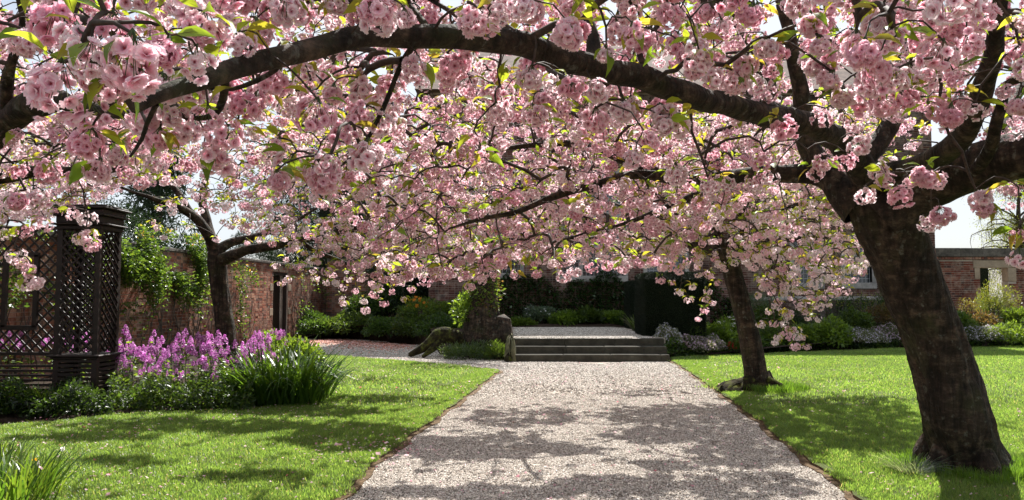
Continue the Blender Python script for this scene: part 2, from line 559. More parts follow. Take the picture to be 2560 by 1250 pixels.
def flower(rs, lod):
    """double cherry flower facing +Z, radius 1; returns v, f, c"""
    V, Fc, C, n = [], [], [], 0
    whit = rs.uniform(0, 1) ** 2
    mid = MIDP * (1 - whit) + np.array((.90, .66, .70)) * whit
    pal = PALE * (1 - whit) + np.array((.95, .86, .86)) * whit
    rings = [(6, 1.05, 6, .20), (6, .95, 24, .2), (5, .56, 38, .15)] if lod else [(5, 1.05, 12, .2), (4, .72, 42, .15)]
    for k, (m, s, tilt, cup) in enumerate(rings):
        ph = rs.uniform(0, 6)
        for q in range(m):
            if lod:
                v, f, t = petal(1.15, cup, .12, .045, rs)
            else:
                v = np.array([(0, 0, 0), (-.42, .72, .12), (0, 1, .15), (.42, .72, .12)]) + rs.normal(0, .04, (4, 3)); f = [(0, 2, 1), (0, 3, 2)]; t = np.array([0, .75, 1, .75])
            v = v * s * rs.uniform(.88, 1.1)
            v = v @ rotx(R(tilt + rs.normal(0, 9))).T @ rotz(ph + q * 2 * math.pi / m + rs.normal(0, .12)).T
            inner = mid * .72 + DEEP * .28 if k == len(rings) - 1 else mid
            c = np.where(t[:, None] < .3, DEEP * .9, np.where(t[:, None] < .5, inner, pal)) * rs.uniform(.9, 1.05)
            V.append(v); Fc.append(np.array(f) + n); C.append(c); n += len(v)
    if lod:
        v = np.array([(math.cos(a) * .12, math.sin(a) * .12, .06) for a in np.linspace(0, 6.28, 6, endpoint=False)] + [(0, 0, .28)])
        V.append(v); Fc.append(np.array([(j, (j + 1) % 6, 6) for j in range(6)]) + n); C.append(np.tile((.50, .10, .10), (7, 1)))
    return np.vstack(V), np.vstack(Fc), np.clip(np.vstack(C), 0, 1)


def cluster_mesh(seed, lod, nfl, pale=0.):
    """pom-pom of flowers hanging below the origin"""
    rs = np.random.default_rng(seed)
    g = Geo()
    dirs, tries = [], 0
    while len(dirs) < nfl and tries < 4000:
        tries += 1
        d = rs.normal(0, 1, 3); d /= np.linalg.norm(d)
        if d[2] > .8: continue
        if all(np.dot(d, e) < math.cos(R(34 if lod else 36))for e in dirs): dirs.append(d)
    ell = np.array([rs.uniform(.8, 1.45), rs.uniform(.8, 1.2), rs.uniform(.7, 1.05)]); bias = rs.normal(0, .5, 3)
    for d in dirs:
        v, f, c = flower(rs, lod)
        c = c + (np.array((.97, .90, .915)) - c) * pale
        rad = rs.uniform(.018, .029)
        Mx = rots([d + rs.normal(0, .22, 3)], rs.uniform(0, 6, 1))[0]
        Mx = np.stack([Mx[:, 0], -Mx[:, 2], Mx[:, 1]], -1)     # +Z of the flower -> d
        pos = d * ell * rs.uniform(.034, .060) * (1 + .35 * math.tanh(np.dot(d, bias))) + np.array([0, 0, -.062])
        g.add((v * rad) @ Mx.T + pos, f, 0, c)
        if lod:
            tube(g, [np.array([0, 0, .012]), pos * .5 + np.array([0, 0, -.0]), pos - d * .004], [.0012, .001, .0012], 3, 1, (1, 1, 1))
    return g.mesh('blossom', [M['petal'], M['stem']])


NF = [13, 16, 19, 21, 23, 16, 20, 24, 15]
HI = [cluster_mesh(100 + i, True, NF[i]) for i in range(9)]
LO = [cluster_mesh(200 + i, False, NF[i] - 1, .22 if i % 3 == 0 else 0) for i in range(9)]
LO_OBJ = [bpy.data.objects.new('blossom_template', m) for m in LO]
LOP = [cluster_mesh(400 + i, False, 15 + i % 4, .38 + .065 * i) for i in range(9)]
LOP_OBJ = [bpy.data.objects.new('blossom_template', m) for m in LOP]
HI_OBJ = [bpy.data.objects.new('blossom_template', m) for m in HI]


def leaf_mesh(seed, col):
    rs = np.random.default_rng(seed)
    v = LEAF_V.copy(); v[:, 0] *= rs.uniform(.9, 1.15); v[:, 2] += -.25 * v[:, 1] ** 2 * rs.uniform(0, 1.5) + rs.normal(0, .012, len(v))
    g = Geo(); g.add(v, LEAF_F, 0, np.clip(np.array(col) * rs.uniform(.85, 1.15), 0, 1))
    tube(g, [(0, -.22, .03), (0, 0, 0), (0, .5, -.03)], [.012, .011, .006], 3, 0, (.12, .06, .03))
    return g.mesh('leaf', M['leaf'], True)


LEAFCOL = [(.15, .23, .03), (.19, .25, .035), (.24, .24, .04), (.22, .19, .045), (.11, .19, .025), (.21, .27, .035)]
LEAVES = [leaf_mesh(300 + i, c) for i, c in enumerate(LEAFCOL)]
LEAF_OBJ = [bpy.data.objects.new('leaf_template', m) for m in LEAVES]


# ---------------------------------------------------------------- cherry trees
def shift(g, d):
    g.v = [v - d for v in g.v]
    return g


def thin(P, dmin):
    """keep points no closer than dmin (grid hash)"""
    keep, cells = [], {}
    for i, p in enumerate(P):
        k = tuple((p // dmin).astype(int)); ok = True
        for a in (-1, 0, 1):
            for b_ in (-1, 0, 1):
                for c_ in (-1, 0, 1):
                    for q in cells.get((k[0] + a, k[1] + b_, k[2] + c_), ()):
                        if np.sum((P[q] - p) ** 2) < dmin * dmin: ok = False; break
                    if not ok: break
                if not ok: break
            if not ok: break
        if ok: keep.append(i); cells.setdefault(k, []).append(i)
    return P[keep]


SHADE = [(1290, 1045, 150, 26), (1190, 1120, 240, 34), (1420, 1128, 90, 13), (1690, 1040, 210, 28), (1800, 1088, 270, 28), (1910, 1140, 210, 34), (1230, 1236, 330, 18), (1560, 1218, 190, 26), (1880, 1218, 250, 36), (1330, 968, 180, 10), (1650, 1168, 90, 14),
         (1060, 945, 190, 27), (760, 1040, 220, 15), (480, 1078, 400, 20), (880, 1112, 200, 36), (180, 1108, 200, 13), (300, 1170, 130, 12), (2060, 1040, 250, 46), (2240, 1108, 230, 46), (2490, 1190, 170, 50), (1250, 905, 330, 12), (950, 1006, 130, 11), (1420, 938, 190, 6), (1650, 922, 150, 5), (1600, 985, 120, 8), (620, 1210, 150, 12)]


def patchy(g_):
    x, y = g_[:, 0], g_[:, 1]
    return .30 * np.sin(x * 5.3 + 2 * np.sin(y * 2.9)) * np.sin(y * 4.7 + x) + .38 * np.sin(x * 13.1 + y * 5.0) * np.sin(y * 9.7 - x * 4.1) + .12


def sunny(P):
    """crowns thinned so the sun reaches the ground outside the SHADE patches"""
    gp = P - TOSUN * (P[:, 2:3] / TOSUN[2])
    px, py, d = proj(gp)
    dark = np.full(len(P), 9.0)
    nz_ = patchy(gp)
    for cx, cy_, rx, ry in SHADE: dark = np.minimum(dark, ((px - cx) / rx) ** 2 + ((py - cy_) / ry) ** 2)
    dark = dark + nz_ < 1.0
    view = (gp[:, 1] > 4.5) & (px > -100) & (px < 2700) & (gp[:, 1] < 17)
    return np.where(view & ~dark, .03, 1.0)  # most blossom dropped where sunlight is wanted on the ground


def crown_points(n, cx, cyy, rx, ry, zlo, zhi, test, dmin=.13):
    """points in an umbrella-shaped shell, zlo/zhi functions of normalised radius"""
    a = RNG.uniform(0, 2 * np.pi, n); r = np.sqrt(RNG.uniform(0, 1, n))
    x = cx + rx * r * np.cos(a); y = cyy + ry * r * np.sin(a)
    lo, hi = zlo(r), zhi(r)
    z = lo + (hi - lo) * RNG.uniform(0, 1, n)
    P = np.stack([x, y, z], 1)
    # clumping: keep clumps of a low-frequency field
    f = np.sin(P @ np.array([2.1, 1.3, 3.1])) + np.sin(P @ np.array([-1.7, 2.3, 1.9]) + 2) + np.sin(P @ np.array([3.3, -.8, -2.7]) + 4)
    P = P[f > -1.15]
    P = P[test(P)]
    P = P[RNG.uniform(0, 1, len(P)) < sunny(P)]
    return thin(P, dmin)


def in_frame(P, pad=60):
    px, py, d = proj(P)
    return (px > -pad) & (px < 2560 + pad) & (py > -pad) & (py < 1250 + pad) & (P[:, 1] > .3)


def cherry_tree(base, label, trunk, limbs, clus, size, lod_dist, leaves_per, leaf_size, n_leaf_obj, group='cherry trees in blossom along the gravel path', seeds=0, leaf_keep=None, lo=None, lo_obj=None):
    lo = lo or LO; lo_obj = lo_obj or LO_OBJ
    base = np.asarray(base, float)
    root = empty('cherry_tree', base, label, 'tree', group)
    g = Geo(); tP, tr = spline(trunk[0], trunk[1], .045)
    tube(g, tP, tr, 72, rough=.045, seed=seeds, ridges=11)
    shift(g, base).obj('trunk', M['bark'], root, True)
    nodes = [tP[::4]]; nrad = [tr[::4]]
    for q in range(5):
        a = q * 1.2566 + RNG.uniform(-.3, .3); L = tr[4] * RNG.uniform(.95, 1.2); dv = np.array([math.cos(a), math.sin(a), 0])
        c0 = base * np.array([1, 1, 0]) + np.array([0, 0, .0])
        P_, r_ = spline([c0 + dv * tr[4] * .55 + (0, 0, .30), c0 + dv * tr[4] * .95 + (0, 0, .10), c0 + dv * L + (0, 0, .01), c0 + dv * L * 1.25 + (0, 0, -.06)], [tr[4] * .30, tr[4] * .32, tr[4] * .2, tr[4] * .1], .04)
        g = Geo(); tube(g, P_, r_, 12, rough=.06, seed=seeds + 90 + q); shift(g, base).obj('root', M['bark'], root, True)
    for k, (cpts, rr, ns) in enumerate(limbs):
        P, r_ = spline(cpts, rr, .06)
        P = P + np.stack([[wob(i * .06, k * 3 + a, 3.1) for i in range(len(P))] for a in (0, 1, 2)], 1) * .014 * min(1, rr[0] / .05)
        g = Geo(); tube(g, P, r_, ns, rough=.035 if ns > 8 else .05, seed=seeds + k + 1, caps=True, ridges=7 if ns > 12 else 0)
        shift(g, base).obj('branch', M['bark'], root, True)
        nodes.append(P[::2]); nrad.append(r_[::2])
    N0 = np.vstack(nodes); n0 = len(N0)
    # twig tree: space-filling attachment, then pipe-model radii
    buf = np.zeros((n0 + len(clus) * 5 + 10, 3)); buf[:n0] = N0; n = n0
    par = -np.ones(len(buf), int); cnt = np.zeros(len(buf))
    d0 = np.array([np.min(np.sum((N0 - c) ** 2, 1)) for c in clus]); order = np.argsort(d0 + RNG.uniform(0, .4, len(d0)))
    paths = []
    for ci in order:
        c = clus[ci]
        D = buf[:n] - c
        dist = np.sqrt(np.sum(D * D, 1))
        q = int(np.argmin(dist + .7 * np.maximum(0, -D[:, 2])))
        p0 = buf[q]; L = dist[q]
        if L < .03: continue
        side = RNG.normal(0, .10, 3) * L
        p1 = p0 + (c - p0) * .35 + np.array([0, 0, .22 * L]) + side
        p2 = p0 + (c - p0) * .85 + np.array([0, 0, .20 * L]) + side * .6
        idx = [q]
        for t in (.25, .5, .75, 1.0):
            p = (1 - t) ** 3 * p0 + 3 * (1 - t) ** 2 * t * p1 + 3 * (1 - t) * t * t * p2 + t ** 3 * c
            buf[n] = p + (RNG.normal(0, .02, 3) * L if t < 1 else 0); par[n] = idx[-1]; idx.append(n); n += 1
        paths.append(idx)
    cnt[[p[-1] for p in paths]] += 1
    for i in range(n - 1, n0 - 1, -1): cnt[par[i]] += cnt[i]
    rad = np.clip(.0034 * np.maximum(cnt, 1) ** .42, .0034, .018)
    tw = Geo()
    for idx in paths:
        r_ = rad[idx].copy(); r_[0] = min(r_[0], r_[1] * 1.15) if idx[0] >= n0 else r_[1] * 1.3
        tube(tw, buf[idx], r_, 4 if r_[1] < .012 else 6)
    shift(tw, base).obj('twigs', M['twig'], root, True, kind='stuff')
    # blossom clusters: the largest in view as parts, the rest as stuff
    px, py, dep = proj(clus)
    vis = in_frame(clus, 90)
    sz = size * RNG.uniform(.74, 1.15, len(clus)) * np.where(dep < 2.15, .98, np.where(dep < 3.8, .88, 1.0))
    key = np.where(vis, sz / dep, 0) * (1 + 0 * px)
    big = set(np.argsort(-key)[:290].tolist())
    big = {i for i in big if key[i] > 0}
    rest_p, rest_e, rest_s = [], [], []
    ez = RNG.uniform(0, 6.28, len(clus)); ex = RNG.normal(0, .22, len(clus)); ey = RNG.normal(0, .22, len(clus))
    for i in range(len(clus)):
        if i in big:
            me = random.choice(HI if dep[i] < lod_dist else lo)
            link_obj('blossom_cluster', me, root, clus[i] - base, (ex[i], ey[i], ez[i]), (sz[i],) * 3)
        else:
            rest_p.append(clus[i] - base); rest_e.append((ex[i], ey[i], ez[i])); rest_s.append(sz[i])
    if rest_p:
        scatter('blossom_mass', rest_p, rest_e, rest_s, RNG.integers(0, len(lo), len(rest_p)), lo_obj, root)
    # young leaves round the clusters
    lp, ld, ls = [], [], []
    for i in range(len(clus)):
        k = RNG.poisson(leaves_per)
        if k == 0: continue
        d = rdir(k, -.55, .6); m_ = RNG.normal(0, .5, 3)
        for q in range(k):
            dd = d[q] + m_ * .7
            lp.append(clus[i] + dd / np.linalg.norm(dd) * .03 * sz[i] + np.array([0, 0, .0])); ld.append(dd); ls.append(leaf_size * RNG.uniform(.55, 1.2))
    lp, ld, ls = np.array(lp), np.array(ld), np.array(ls)
    Mr = rots(ld, RNG.normal(0, .7, len(ld)))
    px, py, dep = proj(lp)
    key = np.where(in_frame(lp, 40) & (dep > .8), ls / dep, 0)
    big = set(np.argsort(-key)[:n_leaf_obj].tolist())
    rp, re, rs_ = [], [], []
    for i in range(len(lp)):
        e = eul(Mr[i])
        if i in big and key[i] > 0: link_obj('leaf', random.choice(LEAVES), root, lp[i] - base, e, (ls[i],) * 3)
        else: rp.append(lp[i] - base); re.append(tuple(e)); rs_.append(ls[i])
    if rp: scatter('leaf_mass', rp, re, rs_, RNG.integers(0, len(LEAVES), len(rp)), LEAF_OBJ, root)
    return root


def fill_dark(n, z0, z1, test):
    """extra blossom added toward the sun from each SHADE patch, to shade the ground"""
    w = np.array([e[2] * e[3] / max(30, e[1] - 760) ** 2 for e in SHADE]); k = RNG.choice(len(SHADE), n, p=w / w.sum()); out = []
    for i in k:
        cx, cy_, rx, ry = SHADE[i]; a = RNG.uniform(0, 6.28); r = .92 * math.sqrt(RNG.uniform(0, 1))
        g_ = G(cx + rx * r * math.cos(a), cy_ + ry * r * math.sin(a)); z = RNG.uniform(z0, z1); out.append(g_ + TOSUN * (z / TOSUN[2]))
    P = np.array(out)
    P = P[patchy(P - TOSUN * (P[:, 2:3] / TOSUN[2])) < .30]
    return thin(P[test(P)], .12)


def gr(px, py, Y, s=.06):
    return W(px, py, Y)


# --- the big foreground tree, right of the path
B1 = G(2412, 1178)
fork = W(2200, 490, 6.35)
trunk1 = ([B1 + np.array([.03, .0, -.18]), B1 + np.array([.02, 0, .02]), W(2409, 1125, B1[1]), W(2392, 1040, 6.55), W(2364, 930, 6.58), W(2328, 820, 6.55), W(2285, 715, 6.5), W(2255, 630, 6.45), W(2225, 560, 6.4), W(2190, 490, 6.38), W(2160, 440, 6.35)],
          [.38, .325, .275, .25, .24, .237, .238, .243, .26, .23, .17])
L1 = [W(2210, 500, 6.35), W(2150, 420, 6.2), W(2090, 345, 5.8), W(2000, 305, 5.35), W(1900, 290, 4.95), W(1800, 255, 4.6), W(1700, 225, 4.3), W(1600, 195, 4.05), W(1500, 172, 3.8), W(1400, 148, 3.6), W(1260, 108, 3.35),
      W(1130, 88, 3.15), W(1000, 78, 3.0), W(900, 88, 2.85), W(800, 115, 2.7), W(700, 142, 2.55), W(600, 165, 2.4), W(520, 198, 2.27), W(430, 240, 2.15), W(350, 290, 2.05)]
r1 = [.145, .115, .092, .080, .073, .069, .066, .064, .062, .060, .057, .051, .047, .042, .039, .036, .033, .028, .022, .012]
limbs1 = [
    (L1, r1, 22),
    ([W(2150, 520, 6.4), W(2075, 440, 6.55), W(2020, 360, 6.6), W(2010, 260, 6.5), W(1985, 160, 6.4), W(1960, 40, 6.3), W(1930, -90, 6.2)], [.16, .11, .09, .075, .06, .045, .03], 16),
    ([W(2180, 520, 6.4), W(2050, 440, 6.7), W(1930, 432, 6.8), W(1800, 442, 6.8), W(1690, 452, 6.75), W(1600, 440, 6.65), W(1500, 458, 6.5), W(1390, 488, 6.35), W(1300, 520, 6.2), W(1200, 548, 6.1), W(1130, 575, 6.0)], [.14, .095, .075, .06, .05, .042, .035, .03, .023, .016, .008], 14),
    ([W(2200, 540, 6.35), W(2300, 475, 6.2), W(2420, 425, 5.9), W(2560, 395, 5.5), W(2720, 370, 5.1), W(2900, 330, 4.7), W(3100, 300, 4.4)], [.24, .20, .19, .17, .15, .11, .07], 22),
    ([W(2180, 450, 6.2), W(2290, 425, 5.9), W(2350, 385, 5.6), W(2410, 320, 5.25), W(2455, 240, 4.9), W(2480, 150, 4.6), W(2500, 40, 4.3), W(2520, -90, 4.1)], [.11, .095, .088, .075, .066, .055, .042, .03], 14),
    ([W(2430, 430, 5.75), W(2480, 350, 5.35), W(2508, 270, 5.1), W(2520, 215, 4.95), W(2570, 195, 4.8), W(2680, 190, 4.6)], [.05, .045, .036, .03, .025, .018], 10),
    ([W(1490, 172, 3.78), W(1482, 100, 3.85), W(1462, 40, 3.9), W(1450, -30, 3.95), W(1400, -130, 4.1)], [.042, .037, .035, .03, .022], 12),
    ([W(1190, 92, 3.22), W(1170, 55, 3.3), W(1125, 25, 3.4), W(1060, -10, 3.5)], [.018, .016, .012, .008], 8),
    ([W(1075, 80, 3.1), W(1050, 45, 3.2), W(1025, 15, 3.3), W(980, -40, 3.45)], [.016, .013, .011, .008], 8),
    ([W(1045, 95, 3.05), W(1005, 150, 3.1), W(975, 230, 3.12), W(945, 300, 3.1), W(905, 370, 3.05), W(855, 412, 3.0)], [.014, .012, .0105, .009, .0075, .005], 8),
    ([W(700, 145, 2.55), W(690, 175, 2.62), W(640, 205, 2.7), W(580, 225, 2.75), W(520, 222, 2.7)], [.012, .010, .009, .008, .006], 8),
    ([W(560, 180, 2.36), W(555, 240, 2.45), W(530, 285, 2.5), W(480, 292, 2.5)], [.014, .013, .012, .007], 8),
    ([W(395, 262, 2.1), W(370, 310, 2.14), W(355, 350, 2.16), W(325, 392, 2.15)], [.008, .007, .006, .004], 8),
    ([W(1890, 295, 4.95), W(1930, 220, 5.1), W(1900, 150, 5.2), W(1850, 70, 5.3), W(1820, -40, 5.4)], [.035, .03, .026, .02, .014], 8),
    ([W(1640, 205, 4.1), W(1600, 130, 4.25), W(1650, 60, 4.4), W(1690, -30, 4.5)], [.02, .017, .014, .01], 8),
    ([W(2150, 400, 6.2), W(2230, 300, 6.3), W(2260, 180, 6.2), W(2300, 60, 6.0), W(2310, -60, 5.8)], [.09, .075, .06, .05, .035], 10),
    ([W(2010, 330, 6.6), W(1900, 250, 7.2), W(1780, 180, 7.6), W(1650, 110, 8.0)], [.07, .055, .04, .02], 10),
    ([W(1800, 442, 6.8), W(1700, 500, 7.4), W(1560, 560, 7.9), W(1420, 600, 8.2)], [.05, .035, .02, .01], 8),
    ([W(1690, 452, 6.75), W(1560, 400, 6.9), W(1400, 360, 7.0), W(1250, 370, 7.0), W(1100, 420, 7.0)], [.05, .04, .03, .02, .012], 8),
    ([W(2420, 425, 5.9), W(2500, 330, 6.6), W(2560, 200, 7.4), W(2600, 60, 8.0)], [.08, .06, .045, .02], 10),
]
# lower rim of the blossom as it hangs (photo pixels), for the outer crown and for the near boughs
rim_far = [(-400, 520), (0, 480), (500, 500), (700, 560), (900, 690), (1000, 735), (1050, 700), (1180, 735), (1240, 690), (1300, 672), (1400, 690), (1500, 672), (1600, 690), (1700, 640), (1800, 560), (2000, 470), (2120, 440), (2200, 380), (2300, 420), (2380, 470), (2470, 500), (2560, 560), (3000, 640)]
rim_near = [(-400, 400), (0, 230), (160, 260), (190, 430), (230, 490), (330, 490), (450, 420), (520, 390), (640, 470), (700, 530), (760, 470), (850, 490), (920, 420), (1000, 380), (1050, 240), (1180, 260), (1200, 470), (1260, 330), (1370, 240), (1500, 350), (1600, 450), (1660, 330), (1780, 480), (1850, 330), (2000, 330), (2200, 330), (2480, 320), (2560, 300), (3000, 350)]
limbpts = np.vstack([spline(l[0], l[1], .08)[0] for l in limbs1[:2] + limbs1[3:5]])
limbrad = np.concatenate([spline(l[0], l[1], .08)[1] for l in limbs1[:2] + limbs1[3:5]])
lpx, lpy, ldp = proj(limbpts)


def hides_limb(P, pad=22, upto=5):
    """true where a cluster would hang right in front of a big bough"""
    px, py, dp = proj(P)
    out = np.zeros(len(P), bool)
    for i in range(0, len(lpx), 2):
        w = pad + limbrad[i] * F / ldp[i]
        out |= (np.hypot(px - lpx[i], py - lpy[i] - 10) < w * .9 + .05 * F / np.maximum(dp, .5)) & (dp < ldp[i] + .1) & (lpx[i] > 480)
    return out


tk = [(2200, 520), (2290, 720), (2365, 930), (2410, 1170)]


def test1(P):
    px, py, dp = proj(P)
    near = P[:, 1] < 4.3
    rim = np.where(near, interp(px, rim_near), interp(px, rim_far))
    hang = .15 * F / dp
    ok = (py + hang < rim) | ((px < -150) | (px > 2750))
    ok &= ~hides_limb(P)
    ok &= np.linalg.norm(P - EYE, axis=1) > 1.5
    ok &= ~((px > 1960) & (px < 2560) & (py > 330) & (P[:, 1] < 7))
    ok &= P[:, 1] > 1.2
    ok &= ~((P[:, 1] > 1.0) & (P[:, 1] < 2.2) & (px > 0) & (px < 2560) & (P[:, 1] < 2.2))
    return ok


C1 = crown_points(16000, 1.3, 5.6, 6.2, 4.6, lambda r: 2.75 - 1.15 * r ** 2, lambda r: 4.7 - 1.5 * r ** 2, test1, .17)
C1 = C1[RNG.permutation(len(C1))[:2300]]
C1b = crown_points(9000, -.2, 8.6, 3.6, 2.6, lambda r: 1.75 + 0 * r, lambda r: 3.7 - .8 * r ** 2, test1, .16)
C1b = C1b[RNG.permutation(len(C1b))[:1100]]
C1 = np.vstack([C1, C1b])
FD = fill_dark(5200, 2.1, 4.3, lambda P: test1(P) & (P[:, 1] < 14))  # blossom added to the crowns to cast the ground shadows
FD = FD[RNG.permutation(len(FD))[:1250]]
to2 = np.hypot((FD[:, 0] - 3.75) / 3.5, (FD[:, 1] - 12.3) / 3) < 1
to3 = np.hypot((FD[:, 0] + 4.7) / 4.6, (FD[:, 1] - 12.8) / 3.4) < 1
C1 = np.vstack([C1, FD[~to2 & ~to3]])
hand = [(150, 220, 1.8), (200, 235, 1.85), (285, 235, 1.85), (370, 225, 1.9), (420, 150, 1.85), (490, 175, 1.95), (515, 85, 2.0), (385, 95, 1.8), (280, 95, 1.8), (190, 120, 1.85), (330, 150, 1.72), (230, 165, 1.75), (140, 60, 2.1), (430, 210, 1.95), (235, 105, 1.8), (330, 95, 1.85), (430, 85, 1.8), (500, 120, 1.9), (180, 175, 1.75), (270, 165, 1.7), (370, 165, 1.8), (455, 165, 1.9), (240, 205, 1.85), (320, 215, 1.8), (120, 110, 2.1), (80, 130, 2.4),
        (215, 300, 2.2), (225, 370, 2.25), (270, 400, 2.3), (250, 445, 2.35), (320, 430, 2.4), (400, 365, 2.5), (430, 300, 2.45), (350, 300, 2.5), (470, 320, 2.6), (480, 240, 2.4), (410, 230, 2.3),
        (570, 360, 2.55), (610, 400, 2.6), (530, 400, 2.6), (690, 470, 2.65), (660, 500, 2.6), (730, 430, 2.8), (700, 385, 2.9), (825, 430, 2.7), (800, 460, 2.8), (870, 350, 2.9), (920, 390, 2.9), (900, 300, 3.0), (950, 320, 3.1),
        (835, 245, 3.2), (905, 230, 3.2), (790, 260, 3.3), (1045, 180, 3.0), (1140, 150, 3.3), (1120, 200, 3.4), (1240, 290, 3.4), (1200, 410, 3.5), (1185, 360, 3.5), (1250, 250, 3.5), (1380, 210, 3.2), (1430, 225, 3.4), (1330, 200, 3.3), (1180, 240, 3.6),
        (1225, 70, 2.9), (1480, 235, 3.6), (1590, 405, 3.4), (1610, 360, 3.5), (1700, 320, 3.9), (1650, 290, 3.9), (1560, 280, 3.9), (1810, 465, 4.1), (1770, 470, 4.3), (1910, 405, 4.4), (1690, 435, 4.6),
        (640, 90, 2.6), (600, 60, 2.6), (680, 40, 2.8), (760, 50, 2.9), (840, 30, 2.8), (900, 50, 2.9), (960, 30, 2.9), (1010, 60, 2.8), (610, 270, 2.9), (700, 210, 3.0), (760, 190, 3.1), (650, 250, 3.1),
        (2145, 365, 4.3), (2180, 375, 4.3), (2060, 415, 4.5), (2110, 405, 4.4), (2030, 440, 4.6), (2215, 455, 4.5), (2195, 430, 4.6), (2270, 460, 4.6), (2315, 445, 4.6), (2335, 455, 4.7), (2245, 490, 4.6), (2160, 490, 4.8), (2350, 545, 4.8), (2330, 560, 5.0),
        (2200, 270, 3.8), (2260, 250, 3.8), (2180, 220, 3.7), (2320, 285, 3.9), (2380, 290, 3.8), (2440, 285, 3.8), (2400, 260, 3.9), (1950, 320, 4.4), (1490, 300, 3.8),
        (2440, 500, 4.6), (2470, 520, 4.6), (2545, 600, 4.0), (2550, 650, 4.2), (2530, 480, 4.4)]
H = []
for (x, y, Y) in hand:
    H.append(W(x, y, Y) + np.array([0, 0, .062]))
# near boughs overhead, seen against the sky at the top of the picture
for (x0, x1, y0, y1, Y0, Y1, n) in [(540, 1000, -120, 70, 2.5, 3.6, 26), (1000, 1440, -120, 90, 2.5, 3.7, 30), (1500, 2000, -120, 150, 2.6, 4.2, 58), (2000, 2600, -120, 230, 2.4, 3.9, 78), (1900, 2080, -60, 260, 3.8, 5.2, 22), (0, 600, -120, 20, 2.2, 3.6, 20),
                                    (1250, 1800, 180, 330, 3.8, 5.0, 30), (1750, 2560, 130, 330, 3.7, 5.4, 46), (560, 1100, 110, 260, 2.9, 3.9, 16), (-50, 2600, -120, 120, 4.4, 6.6, 260), (300, 2000, 0, 330, 5.0, 6.6, 150), (1150, 2000, 430, 600, 5.6, 6.4, 26)]:
    for q in range(n):
        H.append(W(RNG.uniform(x0, x1), RNG.uniform(y0, y1), RNG.uniform(Y0, Y1)) + np.array([0, 0, .06]))
for (x, y, Y) in [(1180, 720, 7.4), (1205, 700, 7.4), (1160, 690, 7.4), (1235, 690, 7.3), (1290, 688, 7.2), (1345, 690, 7.2), (1412, 690, 7.1), (1440, 680, 7.1), (1385, 660, 7.2), (1480, 670, 7.1), (1520, 665, 7.2), (1560, 670, 7.2), (1250, 660, 7.4), (1310, 650, 7.3), (1110, 690, 7.5), (1060, 700, 7.5), (1080, 670, 7.5), (1600, 660, 7.3), (1640, 655, 7.3)]:
    H.append(W(x, y, Y) + np.array([0, 0, .06]))
H = np.array(H)
H0 = H[:15]
H = np.vstack([H[:len(hand)], H[len(hand):][~hides_limb(H[len(hand):], 6)]])
C1 = np.vstack([thin(H, .085), C1])
cherry_tree(B1, 'large leaning cherry tree, its thick bare trunk standing nearest on the right lawn', trunk1, limbs1, C1, 1.0, 5.2, 2.2, .10, 290, seeds=11)

# --- second tree on the right, mossy foot at the edge of the path
Yb = 12.45
trunk2 = ([W(1900, 990, Yb), W(1897, 965, Yb), W(1890, 930, Yb), W(1876, 860, Yb), W(1858, 780, Yb), W(1840, 710, Yb), W(1822, 650, Yb), W(1812, 620, Yb)], [.30, .235, .175, .160, .152, .145, .145, .12])
limbs2 = [
    ([W(1815, 650, Yb), W(1775, 625, 12.3), W(1730, 610, 12.1), W(1685, 585, 11.9), W(1640, 560, 11.7), W(1560, 520, 11.5)], [.12, .10, .085, .07, .05, .03], 12),
    ([W(1818, 650, Yb), W(1797, 610, Yb), W(1792, 560, Yb), W(1780, 480, Yb), W(1790, 390, Yb)], [.13, .10, .085, .06, .04], 12),
    ([W(1815, 660, Yb), W(1832, 610, 12.4), W(1845, 565, 12.3), W(1865, 500, 12.2), W(1900, 420, 12.1)], [.15, .12, .09, .065, .04], 12),
    ([W(1830, 640, Yb), W(1880, 610, 12.7), W(1960, 600, 13.0), W(2060, 590, 13.2), W(2160, 600, 13.3)], [.10, .08, .06, .045, .02], 10),
    ([W(1925, 602, 12.9), W(1930, 680, 12.6), W(1915, 740, 12.4)], [.035, .025, .015], 8),
    ([W(1845, 565, 12.3), W(1960, 520, 11.8), W(2080, 500, 11.5)], [.06, .045, .02], 8),
]
rim2 = [(1300, 600), (1400, 672), (1500, 670), (1600, 676), (1690, 690), (1740, 800), (1790, 745), (1830, 670), (1890, 690), (1920, 770), (1935, 860), (1990, 868), (2040, 800), (2100, 730), (2160, 690), (2210, 600), (2240, 520), (2700, 480)]


def test2(P):
    px, py, dp = proj(P)
    ok = py + .13 * F / dp < interp(px, rim2)
    ok &= ~((abs(px - interp(py, [(640, 1825), (800, 1862), (1000, 1900)])) < 48) & (py > 690) & (dp < 13.2))
    ok &= ~((px > 2310) & (py > 480))
    ok &= ~((py > 700) & (px < 1930) & (px > 1640) & (RNG.uniform(0, 1, len(P)) < .3))
    return ok


